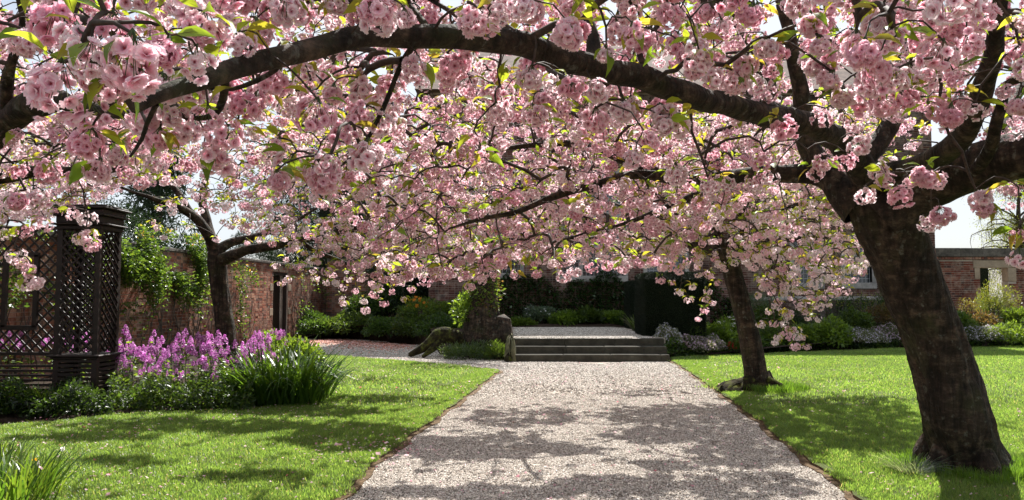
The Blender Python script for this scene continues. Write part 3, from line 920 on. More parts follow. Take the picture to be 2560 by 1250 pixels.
C2 = crown_points(11000, 3.75, 12.3, 3.7, 3.2, lambda r: 2.2 - 1.5 * r ** 2, lambda r: 5.0 - 2.0 * r ** 2, test2, .16)
C2 = C2[RNG.permutation(len(C2))[:1600]]
extra = [(1650, 690, 11.8), (1680, 700, 11.8), (1700, 670, 11.9), (1720, 740, 12), (1700, 720, 12), (1730, 710, 12), (1760, 740, 12), (1780, 750, 12), (1770, 720, 12.1), (1745, 680, 12), (1790, 700, 12.1),
         (1900, 690, 11.8), (1930, 720, 11.8), (1960, 700, 11.9), (1900, 730, 11.8), (1945, 745, 11.8), (1980, 710, 12), (2010, 720, 12), (1990, 680, 12), (2030, 700, 12), (2060, 690, 12), (2100, 690, 12.1), (2120, 720, 12.2), (2130, 690, 12.2), (2075, 755, 12.1), (1955, 830, 11.7), (1990, 815, 11.7), (1975, 780, 11.8), (2015, 860, 11.6), (1935, 800, 11.8), (2045, 790, 12), (1915, 660, 11.9), (1955, 655, 12), (2010, 650, 12),
         (1745, 790, 12), (1760, 770, 12), (1940, 850, 11.6), (1985, 855, 11.6), (2005, 835, 11.6), (1960, 800, 11.8), (2020, 790, 11.8), (2000, 760, 12), (1980, 740, 12), (2040, 760, 12.2), (1925, 770, 12), (1900, 800, 11.9), (2090, 720, 12.2), (2050, 730, 12.2)]
C2 = np.vstack([[W(*e) for e in extra], C2, FD[to2]])
cherry_tree(G(1897, 975), 'slender cherry tree with a mossy foot at the right edge of the gravel path', trunk2, limbs2, C2, 1.0, 4, 4.6, .09, 150, seeds=37, lo=LOP, lo_obj=LOP_OBJ)

# --- tree in the left flower border
Yb = 13.2
trunk3 = ([W(580, 965, Yb), W(577, 930, Yb), W(570, 880, Yb), W(561, 800, Yb), W(550, 720, Yb), W(543, 660, Yb), (W(540, 625, Yb))], [.21, .175, .158, .150, .142, .150, .125])
limbs3 = [
    ([W(545, 665, Yb), W(532, 615, Yb), W(510, 570, 13.0), W(480, 535, 12.8), W(435, 512, 12.6), W(390, 500, 12.4), W(300, 470, 12.1)], [.12, .105, .09, .072, .058, .042, .02], 12),
    ([W(548, 650, Yb), W(600, 632, 12.9), (W(650, 622, 12.7)), W(720, 605, 12.5), W(800, 588, 12.3), W(870, 575, 12.1), W(960, 555, 11.9), W(1060, 520, 11.7)], [.12, .09, .08, .07, .062, .052, .035, .02], 12),
    ([W(545, 630, Yb), W(580, 606, 13.3), W(650, 585, 13.5), W(720, 560, 13.7), W(800, 520, 13.9)], [.10, .08, .06, .045, .02], 10),
    ([W(540, 640, Yb), W(520, 560, 13.4), W(508, 500, 13.5), W(515, 430, 13.6), W(540, 360, 13.6)], [.11, .085, .07, .05, .03], 10),
    ([W(740, 600, 12.45), W(800, 635, 12.5), W(850, 650, 12.6), W(880, 665, 12.6)], [.045, .04, .03, .015], 8),
    ([W(480, 535, 12.8), W(440, 470, 12.9), W(380, 400, 13), W(330, 330, 13)], [.06, .05, .035, .02], 8),
]
rim3 = [(-600, 560), (0, 560), (130, 560), (220, 520), (270, 500), (330, 470), (370, 480), (400, 560), (440, 545), (520, 530), (560, 580), (690, 600), (720, 690), (800, 690), (850, 745), (900, 760), (960, 760), (1000, 725), (1060, 700), (1180, 715), (1250, 650), (1500, 600)]


def test3(P):
    px, py, dp = proj(P)
    ok = py + .13 * F / dp < interp(px, rim3)
    ok &= ~((abs(px - 550) < 36) & (py > 560) & (dp < 13.6))
    ok &= ~((px > 560) & (px < 700) & (py > 590))
    ok &= ~((px > 290) & (px < 350) & (py > 470))
    return ok


C3 = crown_points(16000, -4.7, 12.8, 5.0, 3.6, lambda r: 2.6 - 1.1 * r ** 2, lambda r: 5.5 - 2.2 * r ** 2, test3, .16)
C3 = C3[RNG.permutation(len(C3))[:2000]]
extra = [(700, 700, 12), (720, 690, 12), (790, 690, 12.1), (820, 700, 12), (830, 680, 12.1), (870, 690, 12), (890, 720, 12), (900, 690, 12), (930, 700, 12), (950, 680, 12), (980, 720, 12), (1010, 740, 12), (960, 750, 12), (860, 748, 12), (912, 765, 12), (1030, 715, 11.9), (730, 660, 12), (760, 625, 12.1), (780, 670, 12), (620, 600, 11.9), (650, 590, 11.9), (680, 600, 11.9), (710, 590, 11.8), (740, 580, 11.8), (770, 585, 11.8), (800, 570, 11.8), (600, 560, 12.0), (660, 550, 12), (830, 590, 11.8), (860, 560, 11.7), (430, 500, 12.3), (460, 495, 12.3), (500, 520, 12.4), (470, 560, 12.5), (540, 590, 12.5), (600, 545, 12.4), (575, 560, 12.4), (690, 560, 12.2), (650, 540, 12.3), (620, 570, 12.3),
         (395, 560, 12.5), (410, 585, 12.5), (380, 550, 12.6), (715, 640, 12), (740, 610, 12), (760, 650, 12), (850, 740, 12), (910, 745, 12), (940, 730, 12), (860, 710, 12), (690, 655, 12)]
C3 = np.vstack([[W(*e) for e in extra], C3, FD[to3]])
cherry_tree(W(577, 955, Yb) * np.array([1, 1, 0]), 'cherry tree rising out of the purple flower border on the left', trunk3, limbs3, C3, 1.0, 4, 4.6, .09, 150, seeds=53, lo=LOP, lo_obj=LOP_OBJ)

# --- nearest tree on the left, its trunk outside the picture
bx = np.array([-5.6, 6.4, 0])
trunk4 = ([bx + np.array(q) for q in ((0, 0, -.1), (0, 0, .3), (.02, 0, 1.0), (.1, 0, 1.8), (.2, 0, 2.2))], [.36, .28, .25, .24, .2])
limbs4 = [
    ([bx + np.array((.2, 0, 2.1)), W(-120, 450, 5.9), W(-20, 340, 5.5), W(40, 285, 5.2), W(90, 252, 5.0), W(150, 245, 4.8), W(200, 265, 4.7), W(300, 285, 4.5), W(420, 300, 4.3)], [.16, .12, .10, .095, .09, .06, .045, .03, .015], 16),
    ([bx + np.array((.2, 0, 2.0)), W(-80, 460, 6.2), W(20, 438, 6.2), W(120, 425, 6.2), W(230, 425, 6.2), W(330, 415, 6.2)], [.12, .08, .055, .045, .03, .015], 12),
    ([bx + np.array((.2, 0, 2.1)), W(-60, 200, 6.2), W(60, 60, 6.0), W(160, -60, 5.8)], [.10, .07, .05, .03], 10),
    ([W(20, 305, 5.3), W(30, 180, 5.0), W(60, 60, 4.8), W(40, -40, 4.6)], [.05, .035, .02, .015], 8),
]
rim4 = [(-900, 620), (-200, 560), (0, 545), (40, 560), (130, 500), (230, 470), (330, 420), (450, 380), (560, 330), (700, 240), (760, 0)]


def test4(P):
    px, py, dp = proj(P)
    ok = (py + .13 * F / dp < interp(px, rim4)) | (px < -150)
    ok &= ~((px > -20) & (px < 230) & (abs(py - interp(px, [(0, 330), (90, 255), (230, 270)])) < 45) & (dp < 5.4))
    ok &= ~((px < 130) & (px > 0) & (py < 60))
    ok &= P[:, 1] > 3.8
    return ok


C4 = crown_points(4200, -5.2, 6.8, 3.3, 2.9, lambda r: 2.6 - .9 * r ** 2, lambda r: 4.4 - 1.4 * r ** 2, test4, .18)
C4 = C4[RNG.permutation(len(C4))[:620]]
extra = [(50, 640, 5.4), (75, 655, 5.4), (60, 690, 5.4), (90, 690, 5.4), (35, 620, 5.5), (200, 580, 5.6), (228, 570, 5.6), (222, 598, 5.6), (180, 520, 5.6), (215, 525, 5.7), (60, 560, 5.6), (15, 570, 5.6), (110, 540, 5.7), (5, 530, 5.6), (40, 500, 5.6)]
C4 = np.vstack([[W(*e) for e in extra], C4])
cherry_tree(bx, 'dark cherry bough with blossom reaching in from the left edge of the photo', trunk4, limbs4, C4, 1.0, 5.0, 2.4, .08, 120, seeds=71, lo=LOP, lo_obj=LOP_OBJ)


# ---------------------------------------------------------------- ground, path, lawns
def poly_slab(name, pts, z, thick, mat, side_mat=None, seg=.35, wobble=.0, **kw):
    """flat slab from a world polygon; long edges subdivided and made slightly uneven"""
    P = []
    n = len(pts)
    for i in range(n):
        a = np.array(pts[i][:2], float); c = np.array(pts[(i + 1) % n][:2], float)
        k = max(1, int(np.linalg.norm(c - a) / seg))
        for j in range(k): P.append(a + (c - a) * j / k)
    P = np.array(P)
    if wobble:
        P = P + np.stack([[wob(p[1], 1.3, 4.1) for p in P], [wob(p[0], 2.9, 4.7) for p in P]], 1) * wobble
    tris = geometry.tessellate_polygon([[Vector((p[0], p[1], 0)) for p in P]])
    N = len(P)
    top = np.column_stack([P, np.full(N, z)]); bot = np.column_stack([P, np.full(N, z - thick)])
    g = Geo()
    area = 0.5 * np.sum(P[:, 0] * np.roll(P[:, 1], -1) - np.roll(P[:, 0], -1) * P[:, 1])
    t = np.array(tris)
    v = P[t]
    cr = (v[:, 1, 0] - v[:, 0, 0]) * (v[:, 2, 1] - v[:, 0, 1]) - (v[:, 1, 1] - v[:, 0, 1]) * (v[:, 2, 0] - v[:, 0, 0])
    t[cr < 0] = t[cr < 0][:, ::-1]
    g.add(top, t, 0)
    if thick:
        V = np.vstack([top, bot]); i = np.arange(N); j = (i + 1) % N
        f = np.stack([i, i + N, j + N, j], 1) if area > 0 else np.stack([j, j + N, i + N, i], 1)
        g.add(V, f, 1 if side_mat else 0)
    o = g.obj(name, [mat, side_mat] if side_mat else [mat], **kw)
    return o, P


g = Geo()
S = 400
nx = 40
xs = np.linspace(-S, S, nx); ys = np.linspace(-S, S, nx)
V = np.array([(x, y, -.06) for y in ys for x in xs]); i = np.arange(nx - 1)
f = np.array([(r * nx + c, r * nx + c + 1, (r + 1) * nx + c + 1, (r + 1) * nx + c) for r in range(nx - 1) for c in range(nx - 1)])
g.add(V, f); g.obj('ground', M['soil'], kind='structure')

Z0 = 0.0
poly_slab('gravel_path', [(-3.2, -2), (4.0, -2), (4.2, 6), (5.0, 17.9), (2.0, 18.9), (.3, 18.9), (-1.5, 20.5), (-3.0, 24), (-6.5, 28.2), (-7.6, 28.4), (-7.8, 24.0), (-6.4, 22.2), (-5.2, 19), (-2.5, 18), (-1.2, 15), (-2.6, 6)], Z0, .05, M['gravel'], kind='structure')
LL = [G(845, 1250), G(900, 1196), G(955, 1148), G(1010, 1105), G(1060, 1070), G(1110, 1034), G(1160, 998), G(1208, 960), G(1250, 929), G(1180, 921), G(1100, 913), G(1000, 905), G(900, 897), G(800, 890), (-6.2, 19.2, 0), (-6.0, 15.0, 0), G(820, 1005), G(760, 1016), G(600, 1028), G(420, 1036), G(300, 1042), G(180, 1058), G(60, 1066), G(-60, 1074), (-9.5, 8.5, 0), (-9.5, -2, 0), (-2.35, -2, 0), (-1.75, 2.8, 0)]
LR = [G(2140, 1250), G(2060, 1182), G(1990, 1130), G(1925, 1080), G(1870, 1035), G(1825, 1002), G(1770, 965), G(1720, 930), G(1672, 898), G(1705, 893), G(1760, 890), G(1900, 886), G(2100, 877), G(2300, 871), G(2560, 864), G(2900, 858), (24, 24.5, 0), (24, -2, 0), (2.7, -2, 0), (2.72, 3.5, 0)]


def grow(P, d):
    P = np.array([p[:2] for p in P]); c = P.mean(0)
    out = []
    n = len(P)
    for i in range(n):
        a = P[i - 1]; b_ = P[(i + 1) % n]; t = b_ - a; t /= np.linalg.norm(t)
        out.append(P[i] + d * np.array([t[1], -t[0]]))
    return out


ar = lambda P: .5 * sum(P[i][0] * P[(i + 1) % len(P)][1] - P[(i + 1) % len(P)][0] * P[i][1] for i in range(len(P)))
for nm, poly in (('lawn', LL), ('lawn', LR)):
    sgn = 1 if ar(poly) > 0 else -1
    poly_slab('lawn_edge', grow(poly, .06 * sgn), .014, .06, M['dry'], wobble=.03, seg=.12, kind='structure')
    poly_slab(nm, poly, .035, .07, M['lawn'], M['dry'], wobble=.02, seg=.10, kind='structure')


def grass_patch(seed, n, w, h, hw=.0022):
    rs = np.random.default_rng(seed)
    g = Geo()
    tv = np.array([(-1, 0, 0), (1, 0, 0), (-.75, .02, .55), (.75, .02, .55), (0, .25, 1)]); tf = [(0, 1, 3), (0, 3, 2), (2, 3, 4)]
    p = np.column_stack([rs.uniform(-w / 2, w / 2, (n, 2)), np.zeros(n)])
    a = rs.uniform(0, 6.28, n); l = rs.uniform(0, .9, n)
    Rm = np.zeros((n, 3, 3)); Rm[:, 0, 0] = np.cos(a); Rm[:, 1, 0] = np.sin(a); Rm[:, 0, 1] = -np.sin(a); Rm[:, 1, 1] = np.cos(a)
    Rm[:, 0, 2] = -np.sin(a) * l; Rm[:, 1, 2] = np.cos(a) * l; Rm[:, 2, 2] = 1
    s = np.stack([rs.uniform(.7, 1.2, n) * hw, h * rs.uniform(.3, 1, n), h * rs.uniform(.45, 1.1, n)], 1)
    c = np.array([(.105, .17, .04), (.13, .20, .045), (.075, .135, .03), (.24, .22, .11)])[rs.choice(4, n, p=[.4, .35, .2, .05])] * rs.uniform(.85, 1.15, (n, 1))
    g.stamp(tv, tf, Rm, s, p, 0, None, c)
    return bpy.data.objects.new('grass_template', g.mesh('grass', M['grassb']))


GP = [grass_patch(i, 520, .34, .036) for i in range(4)]
GPE = [grass_patch(30 + i, 70, .12, .034, .0025) for i in range(4)]
GPF = [grass_patch(10 + i, 420, .8, .042, .004) for i in range(3)]


def lawn_grass(poly, name, lab=None):
    P2 = np.array([p[:2] for p in poly])
    for (y0, y1, st, tmpl) in ((4.6, 10.5, .22, GP), (10.5, 24.5, .5, GPF)):
        x = np.arange(P2[:, 0].min(), min(P2[:, 0].max(), 20), st); y = np.arange(y0, y1, st)
        X, Y = np.meshgrid(x, y); P = np.stack([X.ravel(), Y.ravel(), np.full(X.size, .034)], 1)
        P[:, :2] += RNG.uniform(-.4, .4, (len(P), 2)) * st
        inner = grow(poly, -(1 if ar(poly) > 0 else -1) * (.12 if st < .3 else .30))
        P = P[inpoly(P, P2) & inpoly(P, inner)]
        P = P[in_frame(P, 200)]
        if not len(P): continue
        e = np.zeros((len(P), 3)); e[:, 2] = RNG.uniform(0, 6.28, len(P))
        scatter('grass', P, e, RNG.uniform(.85, 1.2, len(P)), RNG.integers(0, len(tmpl), len(P)), tmpl)


lawn_grass(LL, 'grass'); lawn_grass(LR, 'grass')
for poly in (LL, LR):
    sg_ = 1 if ar(poly) > 0 else -1
    X, Y = np.meshgrid(np.arange(-6.2, 7.5, .085), np.arange(4.8, 20, .085)); P = np.stack([X.ravel(), Y.ravel(), np.full(X.size, .033)], 1)
    P[:, :2] += RNG.uniform(-.04, .04, (len(P), 2))
    wd = np.where(P[:, 1] < 10.7, .20, .42)
    deep = np.where(P[:, 1] < 10.7, inpoly(P, grow(poly, -sg_ * .22)), inpoly(P, grow(poly, -sg_ * .48)))
    P = P[inpoly(P, grow(poly, -sg_ * .035)) & ~deep]; P = P[in_frame(P, 100)]
    e = np.zeros((len(P), 3)); e[:, 2] = RNG.uniform(0, 6.28, len(P))
    scatter('grass', P, e, RNG.uniform(.7, 1.15, len(P)), RNG.integers(0, 4, len(P)), GPE)


def pebble_patch(seed, n, w, r):
    rs = np.random.default_rng(seed)
    g = Geo()
    tv = np.array([(1, 0, 0), (.3, .95, 0), (-.8, .6, 0), (-.8, -.6, 0), (.3, -.95, 0), (0.1, 0, .75), (.55, .35, .55), (-.5, .3, .6), (-.1, -.55, .6)])
    tf = [(0, 1, 6), (1, 7, 6), (1, 2, 7), (2, 3, 7), (3, 8, 7), (3, 4, 8), (4, 0, 8), (0, 6, 8), (6, 7, 5), (7, 8, 5), (8, 6, 5)]
    p = np.column_stack([rs.uniform(-w / 2, w / 2, (n, 2)), rs.uniform(-.002, .001, n)])
    a = rs.uniform(0, 6.28, n); t = rs.normal(0, .25, n)
    Rm = np.zeros((n, 3, 3)); Rm[:, 0, 0] = np.cos(a); Rm[:, 1, 0] = np.sin(a); Rm[:, 0, 1] = -np.sin(a); Rm[:, 1, 1] = np.cos(a); Rm[:, 2, 2] = 1; Rm[:, 2, 0] = t
    s = r * rs.uniform(.5, 1.5, (n, 1)) * rs.uniform(.7, 1.2, (n, 3)); s[:, 2] *= 1.0
    pal = np.array([(.16, .135, .11), (.33, .285, .24), (.50, .445, .385), (.68, .62, .545), (.82, .77, .70), (.07, .06, .05)])
    c = pal[rs.choice(6, n, p=[.17, .24, .26, .18, .07, .08])] * rs.uniform(.85, 1.15, (n, 1))
    g.stamp(tv, tf, Rm, s, p, 0, None, c)
    return bpy.data.objects.new('gravel_template', g.mesh('gravel_stones', M['pebble']))


PP = [pebble_patch(i, 2400, .5, .0066) for i in range(3)]
PF = [pebble_patch(5 + i, 1900, 1.0, .012) for i in range(3)]
PATH = np.array([(-3.2, -2), (4.0, -2), (4.2, 6), (5.0, 17.9), (2.0, 18.0), (.3, 18.0), (-1.5, 20.5), (-3.0, 24), (-6.5, 28.2), (-7.6, 28.4), (-7.8, 24.0), (-6.4, 22.2), (-5.2, 19), (-2.5, 18), (-1.2, 15), (-2.6, 6)])
for (y0, y1, st, tm) in ((4.6, 12, .36, PP), (12, 28, .75, PF)):
    X, Y = np.meshgrid(np.arange(-8, 5, st), np.arange(y0, y1, st)); P = np.stack([X.ravel(), Y.ravel(), np.full(X.size, .002)], 1)
    P[:, :2] += RNG.uniform(-.3, .3, (len(P), 2)) * st
    P = P[inpoly(P, PATH)]; P = P[in_frame(P, 150)]
    e = np.zeros((len(P), 3)); e[:, 2] = RNG.uniform(0, 6.28, len(P))
    scatter('gravel_stones', P, e, RNG.uniform(.95, 1.1, len(P)), RNG.integers(0, 3, len(P)), tm)

# fallen petals on lawn and gravel
tv = np.array([(-.5, -.5, .1), (.5, -.5, 0), (.6, .5, .12), (-.5, .55, 0)]); tf = [(0, 1, 2), (0, 2, 3)]
g = Geo()
n = 17000
P = np.stack([RNG.uniform(-6, 7, n), RNG.uniform(4.8, 20, n), np.zeros(n)], 1)
dens = .25 + .75 * (np.sin(P[:, 0] * 1.9 + 1) * np.sin(P[:, 1] * 1.4) > .1)
onlawn = inpoly(P, np.array([p[:2] for p in LL])) | inpoly(P, np.array([p[:2] for p in LR]))
keep = (RNG.uniform(0, 1, n) < dens * np.where(onlawn, 1.0, .5)) & in_frame(P)
keep &= ~((P[:, 0] > 3) & (RNG.uniform(0, 1, n) < .6))
P, onlawn = P[keep], onlawn[keep]
P[:, 2] = np.where(onlawn, .058, .012)
ec = G(985, 1130)
E_ = np.column_stack([RNG.normal(ec[0], .28, 160), RNG.normal(ec[1], .22, 160), np.full(160, .014)]); E_[:, 2] = np.where(inpoly(E_, np.array([p[:2] for p in LL])), .06, .014)
P = np.vstack([P, E_])
ic = np.array([(.88, .62, .68), (.93, .80, .82), (.62, .16, .22), (.80, .45, .52)])[RNG.choice(4, len(P), p=[.42, .36, .08, .14])]
s = RNG.uniform(.008, .019, len(P)); s[RNG.uniform(0, 1, len(P)) < .03] *= 2.2
g.stamp(tv, tf, rots(np.column_stack([RNG.normal(0, 1, (len(P), 2)), RNG.normal(0, .25, len(P))]), RNG.normal(0, .4, len(P))), s, P, 0, None, ic)
g.obj('fallen_petals', M['petal'], kind='stuff', label='pink cherry petals scattered over the lawn and gravel', cat='petals')
# reddish petals gathered along the back edge of the side path
g = Geo(); n = 7000
t = RNG.uniform(0, 1, n)
P = np.stack([np.interp(t, [0, .5, 1], [-7.4, -6.3, -3.2]) + RNG.normal(0, .25, n), np.interp(t, [0, .5, 1], [26.5, 27.6, 24.2]) - np.abs(RNG.normal(0, 1.6, n)), np.full(n, .016)], 1)
g.stamp(tv, tf, rots(np.column_stack([RNG.normal(0, 1, (n, 2)), RNG.normal(0, .2, n)]), RNG.normal(0, .3, n)), RNG.uniform(.02, .045, n), P, 0, None, np.array([(.45, .16, .10), (.55, .26, .18), (.7, .4, .36)])[RNG.integers(0, 3, n)])
g.obj('fallen_petals', M['pebble'], kind='stuff', label='russet fallen petals drifted over the side path by the wall', cat='petals')

# ---------------------------------------------------------------- terrace and steps
ZT = .51
poly_slab('terrace', [(.12, 18.92), (3.8, 18.92), (3.85, 25.2), (30, 25.2), (30, 34), (-.8, 34), (-.8, 23)], ZT, .5, M['gravel'], kind='structure')
X, Y = np.meshgrid(np.arange(.6, 3.5, .6), np.arange(19.3, 26.4, .6)); P = np.stack([X.ravel(), Y.ravel(), np.full(X.size, ZT + .002)], 1)
e = np.zeros((len(P), 3)); e[:, 2] = RNG.uniform(0, 6.28, len(P))
scatter('gravel_stones', P, e, np.ones(len(P)), RNG.integers(0, 3, len(P)), PF)
st = empty('garden_steps', (2, 18.4, 0), 'three wide grey stone steps at the end of the gravel path', 'steps')
for k in range(3):
    y0 = 18.0 + k * .34; z0, z1 = k * .17 - .03, (k + 1) * .17
    x = .06
    g = Geo()
    while x < 3.72:
        x2 = min(3.72, x + RNG.uniform(.9, 1.4))
        bev_box(g, (x + .004, y0, z0), (x2 - .004, 18.95, z1 + RNG.uniform(-.004, .004)), .014, jit=.002)
        x = x2
    shift(g, np.array([2, 18.4, 0])).obj('step', M['step'], st)

# ---------------------------------------------------------------- foliage builders
def leafcloud(g, P, size, cols, up=.4, tmpl='dia', wid=1.0, mat=0, spread=1.0, out=None):
    n = len(P)
    d = RNG.normal(0, 1, (n, 3)) * spread
    if out is not None: d += out * 1.2
    d[:, 2] += up
    s = size * RNG.uniform(.6, 1.25, n)
    s3 = np.stack([s * wid, s, s], 1)
    ic = np.array(cols)[RNG.integers(0, len(cols), n)] * RNG.uniform(.75, 1.25, (n, 1))
    tv, tf = (DIA_V, DIA_F) if tmpl == 'dia' else (LEAF_V, LEAF_F)
    g.stamp(tv, tf, rots(d, RNG.normal(0, .8, n)), s3, P, mat, None, ic)


def lumpy(n, c, r, seed=0, shell=.55, zmin=-.2):
    """points through the outer volume of a lumpy ellipsoid"""
    d = rdir(n, zmin, 1)
    k = np.array([[3.1, 1.7, 2.3], [-2.2, 3.9, 1.1], [5.2, -4.1, 3.6]])
    w = 1 + .16 * np.sin(d @ k[0] * 1.3 + seed) + .12 * np.sin(d @ k[1] * 1.6 + seed * 2) + .07 * np.sin(d @ k[2] * 2 + seed * 3)
    rr = RNG.uniform(shell ** 3, 1, n) ** (1 / 3) * w
    return np.asarray(c) + d * rr[:, None] * np.asarray(r), d


GREENS = {
    'mid': [(.045, .080, .018), (.06, .10, .022), (.034, .064, .014)],
    'fresh': [(.085, .14, .022), (.10, .165, .028), (.065, .115, .02)],
    'yellow': [(.12, .155, .03), (.15, .17, .04), (.10, .135, .03)],
    'dark': [(.018, .036, .012), (.024, .046, .014), (.014, .028, .010)],
    'blue': [(.06, .095, .07), (.085, .12, .095), (.05, .08, .05)],
    'ivy': [(.030, .062, .014), (.040, .080, .018), (.022, .048, .012)],
    'grey': [(.10, .12, .08), (.13, .145, .11), (.07, .09, .06)],
    'red': [(.075, .05, .028), (.09, .06, .03), (.06, .06, .022)],
}


def shrub(name, label, cat, c, r, n, size, pal='mid', up=.3, wid=1., tmpl='dia', flowers=None, mat='green', stems=7, seed=0, group=None, shell=.45, zmin=-.35):
    c = np.asarray(c, float); r = np.asarray(r, float)
    base = np.array([c[0], c[1], c[2] - r[2] * .5])
    root = empty(name, base, label, cat, group)
    P, d = lumpy(n, c, r, seed, shell, zmin)
    g = Geo(); leafcloud(g, P, size, GREENS[pal] if isinstance(pal, str) else pal, up, tmpl, wid, 0, 1, d)
    shift(g, base).obj('foliage', M[mat], root)
    g = Geo()
    for q in range(stems):
        e = c + rdir(1, .1, 1)[0] * r * .75
        b0 = np.array([c[0] + RNG.normal(0, .12) * r[0], c[1] + RNG.normal(0, .12) * r[1], max(base[2] - r[2] * .4, c[2] - r[2])])
        m_ = (b0 + e) / 2 + RNG.normal(0, .08, 3) * r
        tube(g, [b0, m_, e], [.012, .009, .004], 4)
    shift(g, base).obj('stems', M['twig'], root)
    if flowers:
        nf, fs, fc, zl = flowers
        P, d = lumpy(nf, c, r * 1.04, seed, .92, zl)
        g = Geo()
        ic = np.array(fc)[RNG.integers(0, len(fc), nf)]
        tv = np.vstack([np.array([(0, 0, 0), (-.35, .6, .1), (0, 1, .15), (.35, .6, .1)]) @ rotz(k * 1.2566).T @ rotx(.3).T for k in range(5)])
        tf = np.vstack([np.array([(0, 2, 1), (0, 3, 2)]) + 4 * k for k in range(5)])
        Mr = rots(d + RNG.normal(0, .4, d.shape) + np.array([0, 0, .3]))
        Mr = np.stack([Mr[:, :, 0], -Mr[:, :, 2], Mr[:, :, 1]], -1)
        g.stamp(tv, tf, Mr, RNG.uniform(.7, 1.2, nf) * fs, P, 0, None, ic)
        shift(g, base).obj('flowers', M['petal'], root, kind='stuff')
    return root


def blades(name, label, cat, c, n, L, w, rad, pal, group=None, lean=.6, droop=1.0, mat='green', extra=None):
    """clump of strap leaves that rise and arch over"""
    c = np.asarray(c, float)
    root = empty(name, c, label, cat, group)
    g = Geo()
    for q in range(n):
        a = RNG.uniform(0, 6.28); r0 = rad * math.sqrt(RNG.uniform(0, 1))
        b0 = np.array([r0 * math.cos(a) , r0 * math.sin(a), -.02])
        a2 = a + RNG.normal(0, .7); l = L * RNG.uniform(.6, 1.1); ln = lean * RNG.uniform(.2, 1.1)
        dh = np.array([math.cos(a2), math.sin(a2), 0]); side = np.array([-dh[1], dh[0], 0]) * w * RNG.uniform(.7, 1.2)
        t = np.linspace(0, 1, 7)[:, None]
        dr = droop * RNG.uniform(.2, 1.2)
        P = b0 + dh * l * ln * (t + .6 * t ** 2) + np.array([0, 0, 1.]) * l * (t * 1.05 - .55 * dr * t ** 3)
        ww = np.array([.8, 1, 1, .95, .8, .5, .06])[:, None]
        V = np.stack([P - side * ww, P + side * ww + np.array([0, 0, .002])], 1).reshape(-1, 3)
        f = [(2 * k, 2 * k + 1, 2 * k + 3, 2 * k + 2) for k in range(6)]
        g.add(V, f, 0, np.array(pal[RNG.integers(0, len(pal))]) * RNG.uniform(.8, 1.2))
    g.obj('leaves', M[mat], root)
    if extra: extra(root)
    return root


# ---------------------------------------------------------------- brickwork
BRICKS = np.array([(.40, .15, .095), (.46, .20, .13), (.34, .125, .08), (.50, .28, .19), (.28, .11, .08), (.44, .24, .17), (.20, .12, .10)])


def brick_wall(root, base, o, u, L, H, thick, nrm, holes=(), pick=0, pickfn=None, course=.083, bl=.235, zbase=0, mort=None):
    """running-bond wall from o along unit u, outward normal nrm; pick = how many bricks become parts"""
    o = np.asarray(o, float); u = np.asarray(u, float); nrm = np.asarray(nrm, float)
    Mx = np.stack([u, -nrm, np.array([0, 0, 1.])], -1)

    def inh(x0, x1, z0, z1):
        return any(x1 > h[0] and x0 < h[1] and z1 > h[2] and z0 < h[3] for h in holes)
    g = Geo()   # mortar core, split round the holes
    xs = sorted({0., float(L)} | {float(v) for h in holes for v in h[:2] if 0 < v < L})
    for a_, b_ in zip(xs[:-1], xs[1:]):
        zs = [0.]; hh = sorted([h for h in holes if h[0] < (a_ + b_) / 2 < h[1]], key=lambda h: h[2])
        z = 0.
        for h in hh:
            if h[2] > z: box(g, (a_, .012, z), (b_, thick, h[2]), M=Mx, o=o)
            z = h[3]
        if z < H: box(g, (a_, .012, z), (b_, thick, H), M=Mx, o=o)
    shift(g, base).obj('mortar', M['mortar'], root)
    cand = []
    k = 0; z = .004
    while z + course - .01 <= H:
        x = -(bl / 2 if k % 2 else 0); fl = k % 2
        while x < L:
            w = bl if (fl % 2 == 0) else bl / 2
            fl += 1
            x0, x1 = max(0, x) + .005, min(L, x + w) - .005
            for h in holes:
                if z + course > h[2] and z < h[3]:
                    if x0 < h[0] < x1: x1 = h[0] - .002
                    elif x0 < h[1] < x1: x0 = h[1] + .002
            if x1 - x0 > .03 and not inh(x0 + .01, x1 - .01, z + .01, z + course - .01): cand.append((x0, x1, z, z + course - .011))
            x += w
        z += course; k += 1
    cand = np.array(cand)
    ctr = o + np.outer((cand[:, 0] + cand[:, 1]) / 2, u) + np.column_stack([np.zeros((len(cand), 2)), (cand[:, 2] + cand[:, 3]) / 2])
    chosen = set()
    if pick:
        sc_ = pickfn(ctr)
        chosen = set(np.argsort(-sc_)[:pick].tolist())
    g = Geo()
    tmpl = {}
    for i, (x0, x1, z0, z1) in enumerate(cand):
        pr = RNG.normal(0, .0025); c = BRICKS[RNG.integers(0, len(BRICKS))]
        if i in chosen:
            key = (round(x1 - x0, 2), int(RNG.integers(0, 7)))
            if key not in tmpl:
                q = Geo(); hw = (x1 - x0) / 2; hh = (z1 - z0) / 2
                bev_box(q, (-hw, -.0, -hh), (hw, .02, hh), .005, col=BRICKS[key[1]], M=Mx, jit=.0009)
                tmpl[key] = q.mesh('brick', M['brick'])
            link_obj('brick', tmpl[key], root, ctr[i] - base - nrm * 0 + nrm * (pr), None, None)
        else:
            box(g, (x0, -pr, z0), (x1, .02, z1), 0, c * RNG.uniform(.85, 1.15), Mx, o)
    shift(g, base).obj('brickwork', M['brick'], root, kind='stuff')
    return Mx


def wall_top(root, base, o, Mx, L, H, thick, piece=.75, over=.05, h=.09, mat='coping', name='coping_stone', x0=0):
    x = x0
    while x < L:
        w = min(piece * RNG.uniform(.85, 1.15), L - x)
        g = Geo(); hh = h * RNG.uniform(.9, 1.1)
        bev_box(g, (x + .005, -over, H + .002), (x + w - .005, thick + over, H + hh), .018, M=Mx, o=o, jit=.004)
        shift(g, base).obj(name, M[mat], root)
        x += w


